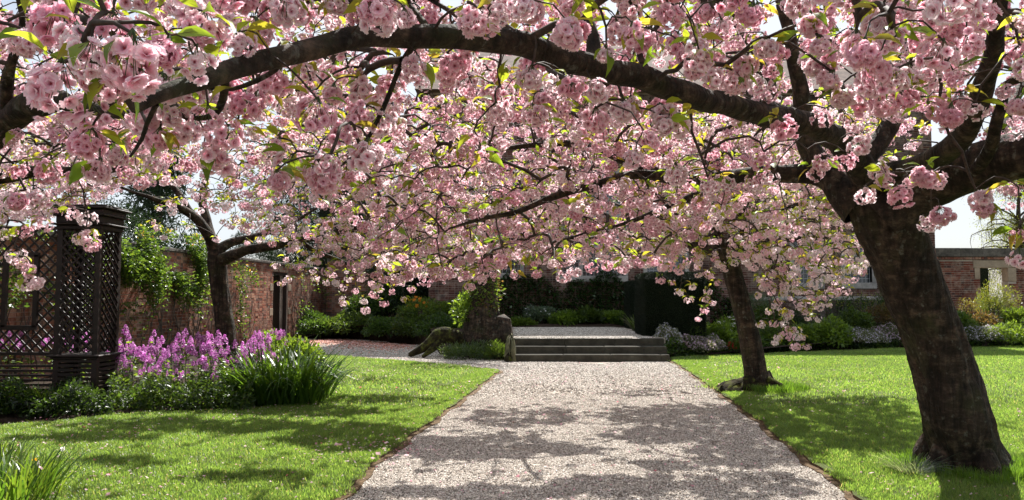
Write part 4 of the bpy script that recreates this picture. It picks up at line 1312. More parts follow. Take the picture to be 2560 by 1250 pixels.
# --- left garden wall with its door
WO = np.array([-9.235, 6.0, 0.0]); WU = np.array([.05, 1, 0]); WU /= np.linalg.norm(WU); WN = np.array([WU[1], -WU[0], 0])


def wall_s(Y): return (Y - 6.0) / WU[1]


WL = wall_s(32.5); WH = 2.66
root = empty('garden_wall', WO, 'long old red brick garden wall with stone coping and a doorway, left side', 'wall')
d0, d1 = wall_s(26.2), wall_s(27.7)
vis = lambda c: np.where((c[:, 1] > 17.5) & (c[:, 1] < 25.5) & (proj(c)[0] > 590) & (proj(c)[0] < 690), 100, 0) - np.abs(c[:, 1] - 23) * .1 - np.abs(c[:, 2] - 1.6)
Mx = brick_wall(root, WO, WO, WU, WL, WH, .35, WN, holes=[(d0, d1, 0, 2.42)], pick=290, pickfn=vis)
wall_top(root, WO, WO, Mx, WL, WH, .35, .8, .05, .10)
# door surround and the dark gate standing in it
g = Geo(); box(g, (d0 - .0, .0, 2.42), (d1, .34, 2.655), M=Mx, o=WO); shift(g, WO).obj('lintel', M['sandstone'], root)
for zz in (.9, 1.75):
    g = Geo(); bev_box(g, (d1 + .003, -.012, zz), (d1 + .30, .1, zz + .24), .01, M=Mx, o=WO); shift(g, WO).obj('quoin', M['sandstone'], root)
    g = Geo(); bev_box(g, (d0 - .28, -.012, zz), (d0 - .003, .1, zz + .24), .01, M=Mx, o=WO); shift(g, WO).obj('quoin', M['sandstone'], root)
gate = empty('garden_door', WO + WU * (d0 + .1), 'dark open timber door in the brick garden wall', 'door')
gb = WO + WU * (d0 + .1)
g = Geo(); box(g, (d0 + .01, .05, 0), (d0 + .10, .16, 2.40), M=Mx, o=WO); box(g, (d1 - .09, .05, 0), (d1 - .01, .16, 2.40), M=Mx, o=WO); box(g, (d0 + .10, .05, 2.3), (d1 - .09, .16, 2.40), M=Mx, o=WO)
shift(g, gb).obj('door_frame', M['timber'], gate)
for k in range(6):
    g = Geo(); y = d0 + .11 + k * .218; bev_box(g, (y, .27, .05), (y + .21, .31, 2.29), .006, M=Mx, o=WO); shift(g, gb).obj('plank', M['timber'], gate)
g = Geo(); tube(g, [WO + WU * (d0 + .2) - WN * .262 + np.array([0, 0, 1.0]), WO + WU * (d0 + .2) - WN * .22 + np.array([0, 0, 1.02]), WO + WU * (d0 + .2) - WN * .262 + np.array([0, 0, 1.14])], [.012] * 3, 6); shift(g, gb).obj('handle', M['metal'], gate)
# wall that closes the garden at the back left
BO = WO + WU * WL
root = empty('back_wall', BO, 'taller shaded brick wall closing the garden behind the left shrubs', 'wall')
Mx2 = brick_wall(root, BO, BO + np.array([0, .0, 0]), np.array([1., 0, 0]), 5.2, 3.1, .3, np.array([0, -1., 0]))
wall_top(root, BO, BO, Mx2, 5.2, 3.1, .3)

# --- the house across the back
HY = 27.4
HO = np.array([-3.0, HY, .3]); HL = 18.3; HH = 8.7
house = empty('brick_house', HO, 'long shaded brick house with stone mullioned windows behind the hedges', 'house')


def hx(px, Y=HY): return (px - 1280) / F * Y * 1.0 - HO[0]


wins = [(hx(1400), hx(1560), 2.0, 3.6), (hx(1618), hx(1712), 2.05, 3.6), (hx(1985), hx(2050), 1.75, 3.3), (hx(2112), hx(2180), 1.75, 3.3), (hx(1180), hx(1300), 2.1, 3.6)]
up = [(a, b_, 4.3, 5.7) for a, b_, _, _ in wins]
holes = [(a, b_, z0, z1) for a, b_, z0, z1 in wins + up]
_b = BRICKS.copy(); BRICKS[:] = BRICKS * np.array([.42, .46, .56])  # brick colours darkened to stand for shade on the house front
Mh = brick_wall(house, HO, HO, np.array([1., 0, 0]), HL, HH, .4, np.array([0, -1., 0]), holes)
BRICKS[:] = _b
for (a, b_, z0, z1) in holes:
    w = empty('window', HO - HO, parent=house)
    g = Geo()
    for lo, hi in (((a - .14, -.06, z0 - .22), (b_ + .14, .25, z0 - .002)), ((a - .14, -.045, z1 + .002), (b_ + .14, .25, z1 + .2)), ((a - .14, -.03, z0), (a, .25, z1)), ((b_, -.03, z0), (b_ + .14, .25, z1))):
        bev_box(g, lo, hi, .015, M=Mh)
    nm = max(1, int((b_ - a) / .62))
    for k in range(1, nm):
        x = a + (b_ - a) * k / nm; bev_box(g, (x - .06, .02, z0 + .002), (x + .06, .22, z1 - .002), .012, M=Mh)
    bev_box(g, (a + .002, .03, z0 + (z1 - z0) * .62), (b_ - .002, .20, z0 + (z1 - z0) * .62 + .1), .012, M=Mh)
    g.obj('frame', M['sill'], w)
    g = Geo(); box(g, (a, .16, z0), (b_, .175, z1), M=Mh); g.obj('pane', M['glass'], w)
    g = Geo()
    for x in np.arange(a + .12, b_, .14): box(g, (x - .006, .145, z0), (x + .006, .158, z1), M=Mh)
    for z in np.arange(z0 + .15, z1, .17): box(g, (a, .147, z - .006), (b_, .157, z + .006), M=Mh)
    g.obj('glazing_bars', M['metal'], w)
g = Geo(); x = 8.0
bev_box(g, (11.6, -.10, 1.1), (HL + .02, .02, 1.26), .04, M=Mh); g.obj('plinth', M['sill'], house)
g = Geo(); V = [(-.5, HY - HO[1] - .5, HH), (HL + .5, -.5, HH), (HL + .5, 4.5, HH + 3.4), (-.5, 4.5, HH + 3.4), (-.5, 9.5, HH), (HL + .5, 9.5, HH)]
g.add(V, [(0, 1, 2, 3), (3, 2, 5, 4), (0, 4, 5, 1)]); g.obj('roof', M['slate'], house)
g = Geo(); box(g, (0, .42, 0), (HL, 9, HH - .05)); g.obj('wall', M['mortar'], house)

# --- gateway wall on the right
GY = 28.0
GO = np.array([(2338 - 1280) / F * GY, GY, .45])
root = empty('gateway_wall', GO, 'red brick wall with dark coping pierced by a stone-framed gateway, far right', 'wall')


def gx(px): return (px - 2338) / F * GY


o0, o1 = gx(2450), gx(2520)
GH = 2.62
holes = [(o0, o1, 0, 2.16)]
vis = lambda c: 10 - np.abs(proj(c)[0] - 2440) * .02
st_h = [(o0 - .24, o1 + .24, 2.16, 2.44), (o0 - .2, o0, 1.75, 2.16), (o0 - .14, o0, .85, 1.2), (o0 - .2, o0, 0, .35), (o1, o1 + .3, 1.65, 2.16), (o1, o1 + .15, .85, 1.2)]
_b = BRICKS.copy(); BRICKS[:] = BRICKS * np.array([.48, .42, .45])  # shade on the gateway's face put into darker brick colours
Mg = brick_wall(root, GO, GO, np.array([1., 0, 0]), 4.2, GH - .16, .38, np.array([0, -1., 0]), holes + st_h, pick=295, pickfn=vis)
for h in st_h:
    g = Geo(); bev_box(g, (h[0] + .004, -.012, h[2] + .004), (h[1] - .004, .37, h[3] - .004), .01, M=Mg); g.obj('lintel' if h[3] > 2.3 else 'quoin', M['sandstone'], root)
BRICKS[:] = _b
# dentil course and heavy coping
x = 0
while x < 4.2:
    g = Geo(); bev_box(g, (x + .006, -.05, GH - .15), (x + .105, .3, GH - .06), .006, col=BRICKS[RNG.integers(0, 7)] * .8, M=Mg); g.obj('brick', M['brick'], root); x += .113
wall_top(root, GO * 0, GO * 0, Mg, 4.2, GH - .055, .38, .9, .10, .32, name='coping_stone')
g = Geo()
pk = [GO + np.array([1.35, 6, 2.2]), GO + np.array([1.35, 6, 4.6])]
an = empty('television_aerial', GO + np.array([1.05, 8, 0]), 'thin television aerial on a pole above the gateway wall', 'aerial')
ab = GO + np.array([1.05, 8, 0]); T_ = W(2411, 589, GY + 8) - ab
g = Geo(); tube(g, [(0, 0, -1), (0, 0, T_[2])], [.02, .02], 6); g.obj('pole', M['metal'], an)
g = Geo(); tube(g, [(-.16, 0, T_[2]), (.16, 0, T_[2])], [.02, .02], 5)
for x in (-.12, -.04, .04, .12): tube(g, [(x, -.12, T_[2]), (x, .12, T_[2])], [.012, .012], 4)
g.obj('antenna', M['metal'], an)
# outbuilding roof seen through the gateway
ob = GO + np.array([gx(2480), 7, 0])
out = empty('outbuilding', ob, 'low outbuilding with a tiled roof seen through the gateway', 'building')
g = Geo(); box(g, (-1.2, 0, -.5), (3.5, 3, .75)); g.obj('wall', M['sandstone'], out)
n = 0
for r_ in range(9):
    for c_ in range(20):
        if n < 290:
            g = Geo(); 
            x = -1.3 + c_ * .24 + (r_ % 2) * .12; y = -.15 + r_ * .16; z = .75 + r_ * .17
            if r_ == 0 and c_ == 0:
                q = Geo(); bev_box(q, (0, 0, 0), (.225, .26, .025), .006, M=rotx(R(46))); TILE = q.mesh('tile', M['slate'])
            link_obj('tile', TILE, out, (x, y, z + RNG.normal(0, .004)), (0, 0, RNG.normal(0, .02)))
            n += 1
g = Geo(); g.add([(-1.3, -.12, .7), (3.5, -.12, .7), (3.5, 1.5, 2.4), (-1.3, 1.5, 2.4)], [(0, 1, 2, 3)]); g.obj('roof', M['slate'], out)

# --- trellis screen on the left
TB = np.array([-6.39, 10.75, 0]); TW = .54; TD = .5


def bar(parent, name, a, b_, w, d, off=np.zeros(3), mat='timber'):
    """square-section timber from a to b (world minus off)"""
    a = np.asarray(a, float) ; b_ = np.asarray(b_, float)
    u = b_ - a; L = np.linalg.norm(u); u /= L
    s = np.cross(u, [0, 1, 0]) if abs(u[1]) < .9 else np.cross(u, [1, 0, 0])
    s /= np.linalg.norm(s); t = np.cross(s, u)
    g = Geo(); bev_box(g, (-w / 2, -d / 2, 0), (w / 2, d / 2, L), min(w, d) * .12, M=np.stack([s, t, u], -1), o=a - off)
    return g.obj(name, M[mat], parent)


def lattice(parent, o, u, x0, x1, z0, z1, pitch, off, w=.028, hole=None, d=.014, yo=0.):
    """crossed diagonal laths clipped to the panel (and round a window opening)"""
    o = np.asarray(o, float); u = np.asarray(u, float); n_ = np.cross(u, [0, 0, 1.])
    for sgn, lay in ((1, 0), (-1, 1)):
        cs = np.arange((x0 - z1 if sgn == 1 else x0 + z0) - pitch, (x1 - z0 if sgn == 1 else x1 + z1) + pitch, pitch)
        for c in cs:
            # x = c + sgn*z -> clip
            zlo, zhi = (max(z0, x0 - c), min(z1, x1 - c)) if sgn == 1 else (max(z0, c - x1), min(z1, c - x0))
            if zhi - zlo < .04: continue
            segs = [(zlo, zhi)]
            if hole:
                hx0, hx1, hz0, hz1 = hole
                a_, b_ = (max(hz0, hx0 - c), min(hz1, hx1 - c)) if sgn == 1 else (max(hz0, c - hx1), min(hz1, c - hx0))
                if b_ > a_: segs = [(zlo, a_), (b_, zhi)]
            for (s0, s1) in segs:
                if s1 - s0 < .04: continue
                f_ = lambda z: o + u * ((c + z) if sgn == 1 else (c - z)) + np.array([0, 0, z]) + n_ * (yo + lay * .0145)
                bar(parent, 'lath', f_(s0), f_(s1), w, d, off)


UX = np.array([1., 0, 0]); UY = np.array([0, 1., 0])
tr = empty('trellis_pillar', TB, 'dark brown square lattice pillar with a moulded cap at the end of the trellis', 'trellis pillar')
for (x, y) in ((0, 0), (TW, 0), (0, TD), (TW, TD)):
    bar(tr, 'post', TB + (x, y, 0), TB + (x, y, 2.58), .075, .075, TB)
for (o, u, L) in ((TB + (0, -.03, 0), UX, TW), (TB + (TW + .03, 0, 0), UY, TD), (TB + (-.03, 0, 0), UY, TD), (TB + (0, TD + .03, 0), UX, TW)):
    lattice(tr, o, u, 0.03, L - .03, .74, 2.45, .125, TB, .022)
    for z in np.arange(.06, .66, .062): bar(tr, 'slat', o + u * .02 + (0, 0, z), o + u * (L - .02) + (0, 0, z), .036, .018, TB)
def ring(z0, z1, ex, name, b=.008):
    g = Geo(); bev_box(g, (-ex, -ex, z0), (TW + ex, TD + ex, z1), b); g.obj(name, M['timber'], tr)
ring(.675, .705, .10, 'ledge'); ring(.64, .672, .06, 'ledge')
for z0, z1, ex in ((2.47, 2.53, .05), (2.533, 2.56, .10), (2.563, 2.66, .055), (2.663, 2.69, .115), (2.693, 2.76, .075), (2.763, 2.79, .135), (2.793, 2.82, .10)): ring(z0, z1, ex, 'moulding')
tp = empty('trellis_screen', TB + (-1.4, .1, 0), 'dark lattice trellis panel with a square window opening, far left', 'trellis')
tb = TB + np.array([-1.4, .1, 0]); TO = TB + np.array([-2.1, .12, 0]); PL = 2.04
hole = (PL - .78 + 0.0, PL - .335, 1.08, 2.12)
lattice(tp, TO, UX, 0, PL, .73, 2.48, .153, tb, .024, hole)
hx0, hx1, hz0, hz1 = hole
for a_, b_ in (((hx0 - .03, hz0), (hx1 + .03, hz0)), ((hx0 - .03, hz1), (hx1 + .03, hz1)), ((hx0, hz0), (hx0, hz1)), ((hx1, hz0), (hx1, hz1))):
    bar(tp, 'opening_frame', TO + (a_[0], -.02, a_[1]), TO + (b_[0], -.02, b_[1]), .065, .05, tb)
for z, w in ((2.50, .05), (.71, .045)): bar(tp, 'rail', TO + (0, 0, z), TO + (PL, 0, z), w, .05, tb)
for z in np.arange(.14, .60, .066): bar(tp, 'slat', TO + (0, 0, z), TO + (PL, 0, z), .034, .02, tb)
for x in (.25, 1.15): bar(tp, 'post', TO + (x, .05, 0), TO + (x, .05, .7), .05, .05, tb)

# --- rustic rail fence in the bed on the right
fb = np.array([8.6, 24.0, .4])
fe = empty('rustic_fence', fb, 'low dark rustic fence with crossed rails behind the right border', 'fence')
for x, h in ((0, .62), (1.15, .95)): bar(fe, 'post', fb + (x, 0, -.2), fb + (x, 0, h), .16, .16, fb, 'oldwood')
for (a_, b_) in (((0, .35), (1.15, .72)), ((0, .62), (1.15, .28)), ((-1.2, .3), (0, .55))): bar(fe, 'rail', fb + (a_[0], -.05, a_[1]), fb + (b_[0], -.05, b_[1]), .07, .07, fb, 'oldwood')
fb = np.array([15.9, 24.6, .45])
fe = empty('rustic_fence', fb, 'dark crossed-rail fence in front of the stone gateway', 'fence')
for x in (0, 1.3): bar(fe, 'post', fb + (x, 0, -.2), fb + (x, 0, .62), .10, .10, fb, 'oldwood')
for (a_, b_) in (((0, .5), (1.3, .5)), ((0, .1), (1.3, .45)), ((0, .45), (1.3, .1))): bar(fe, 'rail', fb + (a_[0], -.04, a_[1]), fb + (b_[0], -.04, b_[1]), .07, .05, fb, 'oldwood')


# ---------------------------------------------------------------- beds (raised soil)
def bed(name, pts, z, h):
    """soil bed: polygon edge at z, domed middle"""
    P = np.array(pts, float); c = P.mean(0)
    g = Geo(); rings = []
    for t in (0, .25, .55, 1):
        q = P + (c - P) * t; rings.append(np.column_stack([q, np.full(len(q), z + h * (1 - (1 - t) ** 2))]))
    V = np.vstack(rings); n = len(P); f = [(k * n + i, k * n + (i + 1) % n, (k + 1) * n + (i + 1) % n, (k + 1) * n + i) for k in range(3) for i in range(n)]
    g.add(V, f); g.obj(name, M['soil'], kind='structure')


bed('flower_bed', [(-9.1, 9.1), (-7, 9.3), (-5.2, 9.6), (-3.6, 9.9), (-2.55, 10.3), (-2.5, 11.5), (-3.5, 13.8), (-5.4, 15.6), (-6.2, 19), (-6.6, 22), (-8.3, 24), (-9.0, 15)], -.02, .10)
bed('flower_bed', [(-7.8, 28.2), (-6.4, 28.6), (-3.3, 25.5), (-2.2, 22.5), (-1.9, 20.2), (-1.0, 18.9), (.02, 18.3), (.05, 21), (-.7, 24), (-.8, 27.3), (-2.9, 27.3), (-2.9, 32), (-8, 32)], -.02, .75)
bed('flower_bed', [(3.74, 18.7), (5.05, 20.1), (6.85, 21.15), (9.66, 22.45), (12.4, 23.2), (15.95, 23.8), (17.9, 24.0), (22, 24.6), (22, 25.6), (10, 25.2), (6, 24.7), (3.9, 19.6)], -.02, .30)
bed('flower_bed', [(-.7, 25.6), (6, 25.9), (6, 27.38), (-.7, 27.38)], ZT - .02, .15)
bed('flower_bed', [(8, 26.4), (14.5, 26.4), (14.5, 27.38), (8, 27.38)], ZT - .02, .15)

# ---------------------------------------------------------------- yew hedges and trees behind
def hedge(name, label, lo, hi, n, group=None, size=.05, b=.12):
    lo = np.array(lo, float); hi = np.array(hi, float); c = (lo + hi) / 2; base = np.array([c[0], c[1], lo[2]])
    root = empty(name, base, label, 'hedge', group)
    g = Geo(); bev_box(g, lo + .05, hi - .05, b); shift(g, base).obj('inner_wood', M['core'], root)
    ext = hi - lo; P = []
    areas = [(0, -1, ext[1] * ext[2]), (0, 1, ext[1] * ext[2]), (1, -1, ext[0] * ext[2]), (1, 1, ext[0] * ext[2]), (2, 1, ext[0] * ext[1])]
    tot = sum(a[2] for a in areas); Ps, Ds = [], []
    for ax, sg, ar_ in areas:
        m = int(n * ar_ / tot); q = lo + RNG.uniform(0, 1, (m, 3)) * ext; q[:, ax] = (hi if sg > 0 else lo)[ax] - sg * RNG.uniform(0, .07, m)
        d = np.zeros((m, 3)); d[:, ax] = sg; Ps.append(q); Ds.append(d)
    P = np.vstack(Ps); D = np.vstack(Ds)
    P += np.stack([np.sin(P[:, 2] * 4 + P[:, 1] * 3), np.sin(P[:, 0] * 4 + P[:, 2] * 3), np.sin(P[:, 0] * 3.3)], 1) * .02
    cc = np.clip(P, lo + b * 1.2, hi - b * 1.2); v = P - cc; L = np.linalg.norm(v, axis=1)[:, None]
    P = np.where(L > b * 1.2, cc + v / np.maximum(L, 1e-6) * b * 1.2, P)
    g = Geo(); leafcloud(g, P, size, [(.007, .013, .005), (.010, .017, .006), (.014, .022, .007)], .1, 'dia', .5, 0, .8, D * 1.0)
    shift(g, base).obj('foliage', M['yew'], root)
    return root


hedge('yew_hedge', 'tall clipped dark yew block beside the steps, largest of the hedges', (3.42, 19.75, .3), (5.05, 21.3, 2.16), 60000)
hedge('yew_hedge', 'narrower clipped yew block standing behind the large one on the terrace', (3.75, 24.4, .45), (4.75, 25.6, 2.05), 20000)
shrub('clipped_yew', 'rounded dark clipped yew dome rising behind the garden wall', 'yew', (-9.7, 28.5, 2.3), (1.25, 1.25, 1.5), 15000, .09, 'dark', .2, .5, mat='yew', shell=.85)
shrub('holly_bush', 'big domed glossy holly bush above the wall at left', 'holly', (-10.4, 20.2, 2.6), (1.35, 1.3, 1.42), 12000, .075, 'dark', .2, .8, mat='glossy', shell=.75)


def conifer(label, base, h, r, n, seed):
    base = np.array(base, float)
    root = empty('yew_tree', base, label, 'tree', 'dark evergreens beyond the garden wall')
    g = Geo(); tube(g, [base, base + (0, 0, h * .5), base + (0, 0, h * .95)], [r * .12, r * .08, .03], 10); shift(g, base).obj('trunk', M['bark'], root)
    P_, D_ = [], []
    rs = np.random.default_rng(seed)
    for k in range(46):
        z = h * rs.uniform(.12, .98); rr = r * (1 - (z / h) ** 1.5) * rs.uniform(.55, 1.0) + .3; a = rs.uniform(0, 6.28)
        c = base + np.array([math.cos(a) * rr * .7, math.sin(a) * rr * .7, z])
        q, d = lumpy(n // 46, c, (r * .34, r * .34, h * .085), seed + k, .4, -1)
        q[:, 2] -= .25 * np.hypot(*(q[:, :2] - base[:2]).T) * .3
        P_.append(q); D_.append(d)
    g = Geo(); leafcloud(g, np.vstack(P_), .26, GREENS['dark'], -.5, 'dia', .35, 0, .8, np.vstack(D_))
    shift(g, base).obj('crown', M['yew'], root)


conifer('broad dark yew tree just behind the wall, left of the border cherry', (-12.6, 27.0, 0), 7.6, 1.9, 16000, 1)
conifer('huge dark evergreen filling the gap behind the blossom, left of centre', (-9.6, 39, 0), 14.2, 3.6, 26000, 2)
conifer('lower dark evergreen beyond the doorway in the wall', (-7.2, 36, 0), 7.5, 2.6, 14000, 3)
conifer('dark yew tree in deep shade between the back wall and the house', (-4.1, 30.2, .3), 5.5, 1.9, 14000, 4)

# airy tree at the far right edge, in fresh yellow leaf
def airy_tree(label, base, h, r, nleaf, seed, zc=.62, pal='yellow'):
    base = np.array(base, float)
    root = empty('birch_tree', base, label, 'tree')
    rs = np.random.default_rng(seed)
    g = Geo(); tube(g, [base, base + (.2, 0, h * .3), base + (.1, .1, h * .6), base + (.3, 0, h)], [.22, .17, .1, .02], 10); shift(g, base).obj('trunk', M['bark'], root)
    g = Geo(); tips = []
    for k in range(70):
        z = h * rs.uniform(.25, .95); a = rs.uniform(0, 6.28); L = r * rs.uniform(.2, 1) * (1.1 - z / h * .5)
        s = base + np.array([.15, 0, z]); e = s + np.array([math.cos(a) * L, math.sin(a) * L, L * .25]); m_ = (s + e) / 2 + np.array([0, 0, L * .25])
        tube(g, spline([s, m_, e, e + (0, 0, -L * .35)], [.05, .035, .015, .006], .4)[0], spline([s, m_, e, e + (0, 0, -L * .35)], [.05, .035, .015, .006], .4)[1], 4)
        for q in range(9):
            t = rs.uniform(.3, 1); b0 = s + (e - s) * t + np.array([0, 0, L * .2 * (1 - abs(2 * t - 1))]); e2 = b0 + rs.normal(0, .35, 3) * np.array([1, 1, .3]) + np.array([0, 0, -rs.uniform(.2, .9)])
            tube(g, [b0, (b0 + e2) / 2 + rs.normal(0, .06, 3), e2], [.012, .008, .004], 3); tips.append((b0, e2))
    shift(g, base).obj('branches', M['twig'], root)
    b0 = np.array([t[0] for t in tips]); e2 = np.array([t[1] for t in tips]); i = rs.integers(0, len(tips), nleaf); t = rs.uniform(.1, 1, (nleaf, 1))
    P = b0[i] + (e2[i] - b0[i]) * t + rs.normal(0, .12, (nleaf, 3))
    g = Geo(); leafcloud(g, P, .06, GREENS[pal], -.3, 'dia', .9); shift(g, base).obj('crown', M['leaf'], root)


airy_tree('airy tree in fresh yellow-green leaf above the gateway, right edge', (22.0, 33, 0), 7.6, 2.6, 26000, 5)

# ---------------------------------------------------------------- ivy and climbers
n = 15000
X = RNG.uniform(-.2, 8.6, n); Z = RNG.uniform(0, 1, n) ** .9 * 2.3
edge = 1.75 + .28 * np.sin(X * 2.1) + .15 * np.sin(X * 5.3)
keep = (Z < np.where(X < 7.9, edge, 1.1)) & ~((X > 6.6) & (X < 7.5) & (Z < .95) & (RNG.uniform(0, 1, n) < .75))
P = np.stack([X + HO[0] + 2.6, np.full(n, HY - .03) - np.abs(RNG.normal(0, .06, n)), Z + ZT - .05], 1)[keep]
g = Geo(); leafcloud(g, P, .115, GREENS['ivy'], -.3, 'dia', 1.15, 0, .5, np.array([[0, -1., 0]]))
iv = empty('ivy', (1.5, HY, ZT), 'dark glossy ivy covering the lower wall of the house', 'ivy')
shift(g, np.array([1.5, HY, ZT])).obj('foliage', M['glossy'], iv)
g = Geo()
for x in np.arange(-.2, 5.6, .45):
    p = [np.array([x + RNG.normal(0, .1), HY - .03, ZT])]
    for k in range(5): p.append(p[-1] + np.array([RNG.normal(0, .12), 0, .36]))
    tube(g, p, [.02, .018, .015, .012, .009, .005], 4)
shift(g, np.array([1.5, HY, ZT])).obj('stems', M['twig'], iv)


def climber(label, Y0, Y1, n, dens, zc, zr, nst, size=.085):
    """climbing rose trained on the left wall"""
    b0 = WO + WU * wall_s((Y0 + Y1) / 2) * 1.0
    root = empty('climbing_rose', b0, label, 'climbing rose')
    s = RNG.uniform(wall_s(Y0), wall_s(Y1), n); z = RNG.normal(zc, zr, n)
    f = np.sin(s * 2.3) + np.sin(s * 5.1 + z * 2) + np.sin(z * 4.2 + s)
    keep = (f > dens) & (z > .25) & (z < 3.15)
    s, z = s[keep], z[keep]; m = len(s)
    out = np.abs(RNG.normal(.0, .16, m)) + .04 + .12 * np.exp(-((z - zc) / .5) ** 2)
    P = WO + s[:, None] * WU + out[:, None] * WN + np.column_stack([np.zeros((m, 2)), z])
    cols = GREENS['mid'] + GREENS['mid'] + GREENS['fresh'] + GREENS['ivy'] + GREENS['ivy']
    g = Geo(); leafcloud(g, P, size, cols, .1, 'dia', 1.1, 0, .8, np.tile(WN, (m, 1)))
    top = z > zc + .55
    k = RNG.uniform(0, 1, m) < .10 * top
    leafcloud(g, P[k] + (0, 0, .06), size, [(.24, .12, .04), (.28, .18, .05), (.2, .2, .04)], .6, 'dia', 1.0)
    shift(g, b0).obj('foliage', M['green'], root)
    g = Geo()
    for q in range(nst):
        s0 = RNG.uniform(wall_s(Y0), wall_s(Y1)); p = [WO + WU * s0 + WN * .08]
        hh = RNG.uniform(1.4, 2.5)
        for k_ in range(7): p.append(p[-1] + WU * RNG.normal(0, .14) + WN * RNG.normal(0, .015) + np.array([0, 0, hh / 7]))
        tube(g, p, np.linspace(.014, .004, 8), 5)
    shift(g, b0).obj('stems', M['oldwood'], root)


climber('dense climbing rose spilling over the wall top, right of the trellis pillar', 14.6, 20.6, 24000, -.1, 2.25, .48, 46)
climber('thinner climbing rose on the wall behind the border cherry trunk', 21.0, 24.2, 3000, .8, 1.7, .6, 12)
climber('climbing rose on the wall seen through the lattice', 9.0, 14.2, 7000, .2, 1.8, .6, 26)
climber('bare-stemmed climber on the wall right of the doorway', 28.2, 32.0, 900, .6, 1.4, .6, 18)

# ---------------------------------------------------------------- honesty in the left border
def heads(rs):
    """flowering top: plume of four-petalled flowers round the stem end at the origin"""
    g = Geo(); m = 62
    z = rs.uniform(-.11, .05, m); r_ = .034 * np.clip(1 - (z - .0) / .085, .15, 1.25) * rs.uniform(.6, 1.15, m); a = rs.uniform(0, 6.28, m)
    P = np.stack([np.cos(a) * r_, np.sin(a) * r_, z], 1)
    d = np.stack([np.cos(a), np.sin(a), rs.uniform(.1, .9, m)], 1)
    tv = np.vstack([np.array([(0, 0, 0), (-.38, .6, .06), (0, 1, .1), (.38, .6, .06)]) @ rotz(k * 1.5708).T for k in range(4)])
    tf = np.vstack([np.array([(0, 2, 1), (0, 3, 2)]) + 4 * k for k in range(4)])
    Mr = rots(d); Mr = np.stack([Mr[:, :, 0], -Mr[:, :, 2], Mr[:, :, 1]], -1)
    ic = np.array([(.45, .13, .40), (.60, .28, .56), (.33, .07, .29), (.76, .50, .72)])[rs.integers(0, 4, m)]
    g.stamp(tv, tf, Mr, rs.uniform(.012, .018, m), P, 0, None, ic)
    return g.mesh('flower_head', M['honesty'])


HD = [heads(np.random.default_rng(i)) for i in range(5)]


def honesty_kit(seed):
    rs = np.random.default_rng(seed); h = 1.0
    tips = [np.array([0, 0, h])]
    st_ = Geo(); tube(st_, [(0, 0, 0), (.01, .01, .5), (0, 0, h)], [.007, .006, .004], 5)
    for k in range(rs.integers(3, 6)):
        a = rs.uniform(0, 6.28); z = rs.uniform(.5, .78); L = rs.uniform(.08, .17); e = np.array([math.cos(a) * L, math.sin(a) * L, z + rs.uniform(.12, .24)])
        tube(st_, [(0, 0, z - .05), (e + np.array([0, 0, z])) / 2, e], [.004, .004, .003], 4); tips.append(e)
    lf = Geo(); n_ = 46
    a = rs.uniform(0, 6.28, n_); z = rs.uniform(.02, .82, n_) ** 1.0; r_ = rs.uniform(.02, .16, n_) * (1.15 - z)
    P = np.stack([np.cos(a) * r_, np.sin(a) * r_, z], 1); d = np.stack([np.cos(a), np.sin(a), rs.uniform(-.5, .4, n_)], 1)
    ic = np.array(GREENS['fresh'] + GREENS['mid'])[rs.integers(0, 6, n_)]
    s = rs.uniform(.06, .13, n_) * (1.25 - .6 * z)
    lf.stamp(LEAF_V, LEAF_F, rots(d, rs.normal(0, .5, n_)), np.stack([s * 1.5, s, s], 1), P, 0, None, ic)
    return st_.mesh('stem', M['stem']), lf.mesh('leaves', M['green']), tips


KITS = [honesty_kit(i) for i in range(6)]


def honesty(x, y, h, lab, grp):
    kit = random.choice(KITS); r_ = empty('honesty_plant', (x, y, .03), lab, 'flower', grp)
    r_.scale = (h * random.uniform(1.0, 1.25), h * random.uniform(1.0, 1.25), h); r_.rotation_euler = (RNG.normal(0, .05), RNG.normal(0, .05), RNG.uniform(0, 6.28))
    link_obj('stem', kit[0], r_); link_obj('leaves', kit[1], r_)
    for t in kit[2]: link_obj('flower_head', random.choice(HD), r_, t, (0, 0, RNG.uniform(0, 6)), (RNG.uniform(.7, 1.15),) * 3)


pts = []
t_ = 0
while len(pts) < 54 and t_ < 5000:
    t_ += 1
    Y = RNG.uniform(10.4, 13.9); px = RNG.uniform(288, 690) if Y > 11.3 else RNG.uniform(288, 600)
    x = (px - 1280) / F * Y
    if abs(px - 577) < 26 and Y > 12.9: continue
    if all((x - a) ** 2 + (Y - b_) ** 2 > .24 ** 2 for a, b_ in pts): pts.append((x, Y))
for x, Y in pts:
    q_ = 1280 + x / Y * F
    z_ = ('beside the trellis pillar' if q_ < 370 else 'in the middle of the left border' if q_ < 500 else 'just left of the border cherry trunk' if q_ < 577 else 'just right of the border cherry trunk')
    honesty(x, Y, RNG.uniform(.48, .92) * (1 - .05 * (Y < 11)), 'magenta-purple honesty plant ' + ('in the front rows ' if Y < 12 else 'in the back rows ') + z_, 'honesty plants in the left flower border')
for px, Y, h, lab in ((312, 12.2, .99, 'tallest purple honesty spire beside the trellis pillar'),):
    honesty((px - 1280) / F * Y, Y, h, lab, 'honesty plants in the left flower border')
for px, Y in ((175, 13), (235, 12.8), (120, 13.2), (200, 13.4), (60, 13.6), (215, 12.6), (30, 13.0)):
    honesty((px - 1280) / F * Y, Y, RNG.uniform(.72, .88), 'purple honesty plant glimpsed through the dark trellis slats', 'honesty plants behind the trellis')
for px, Y in ((690, 14.6), (715, 14.8), (660, 14.6), (640, 14.4)):
    honesty((px - 1280) / F * Y, Y, RNG.uniform(.75, .86), 'honesty plant with pinkish heads behind the strap-leaved clump', 'honesty plants right of the border cherry')
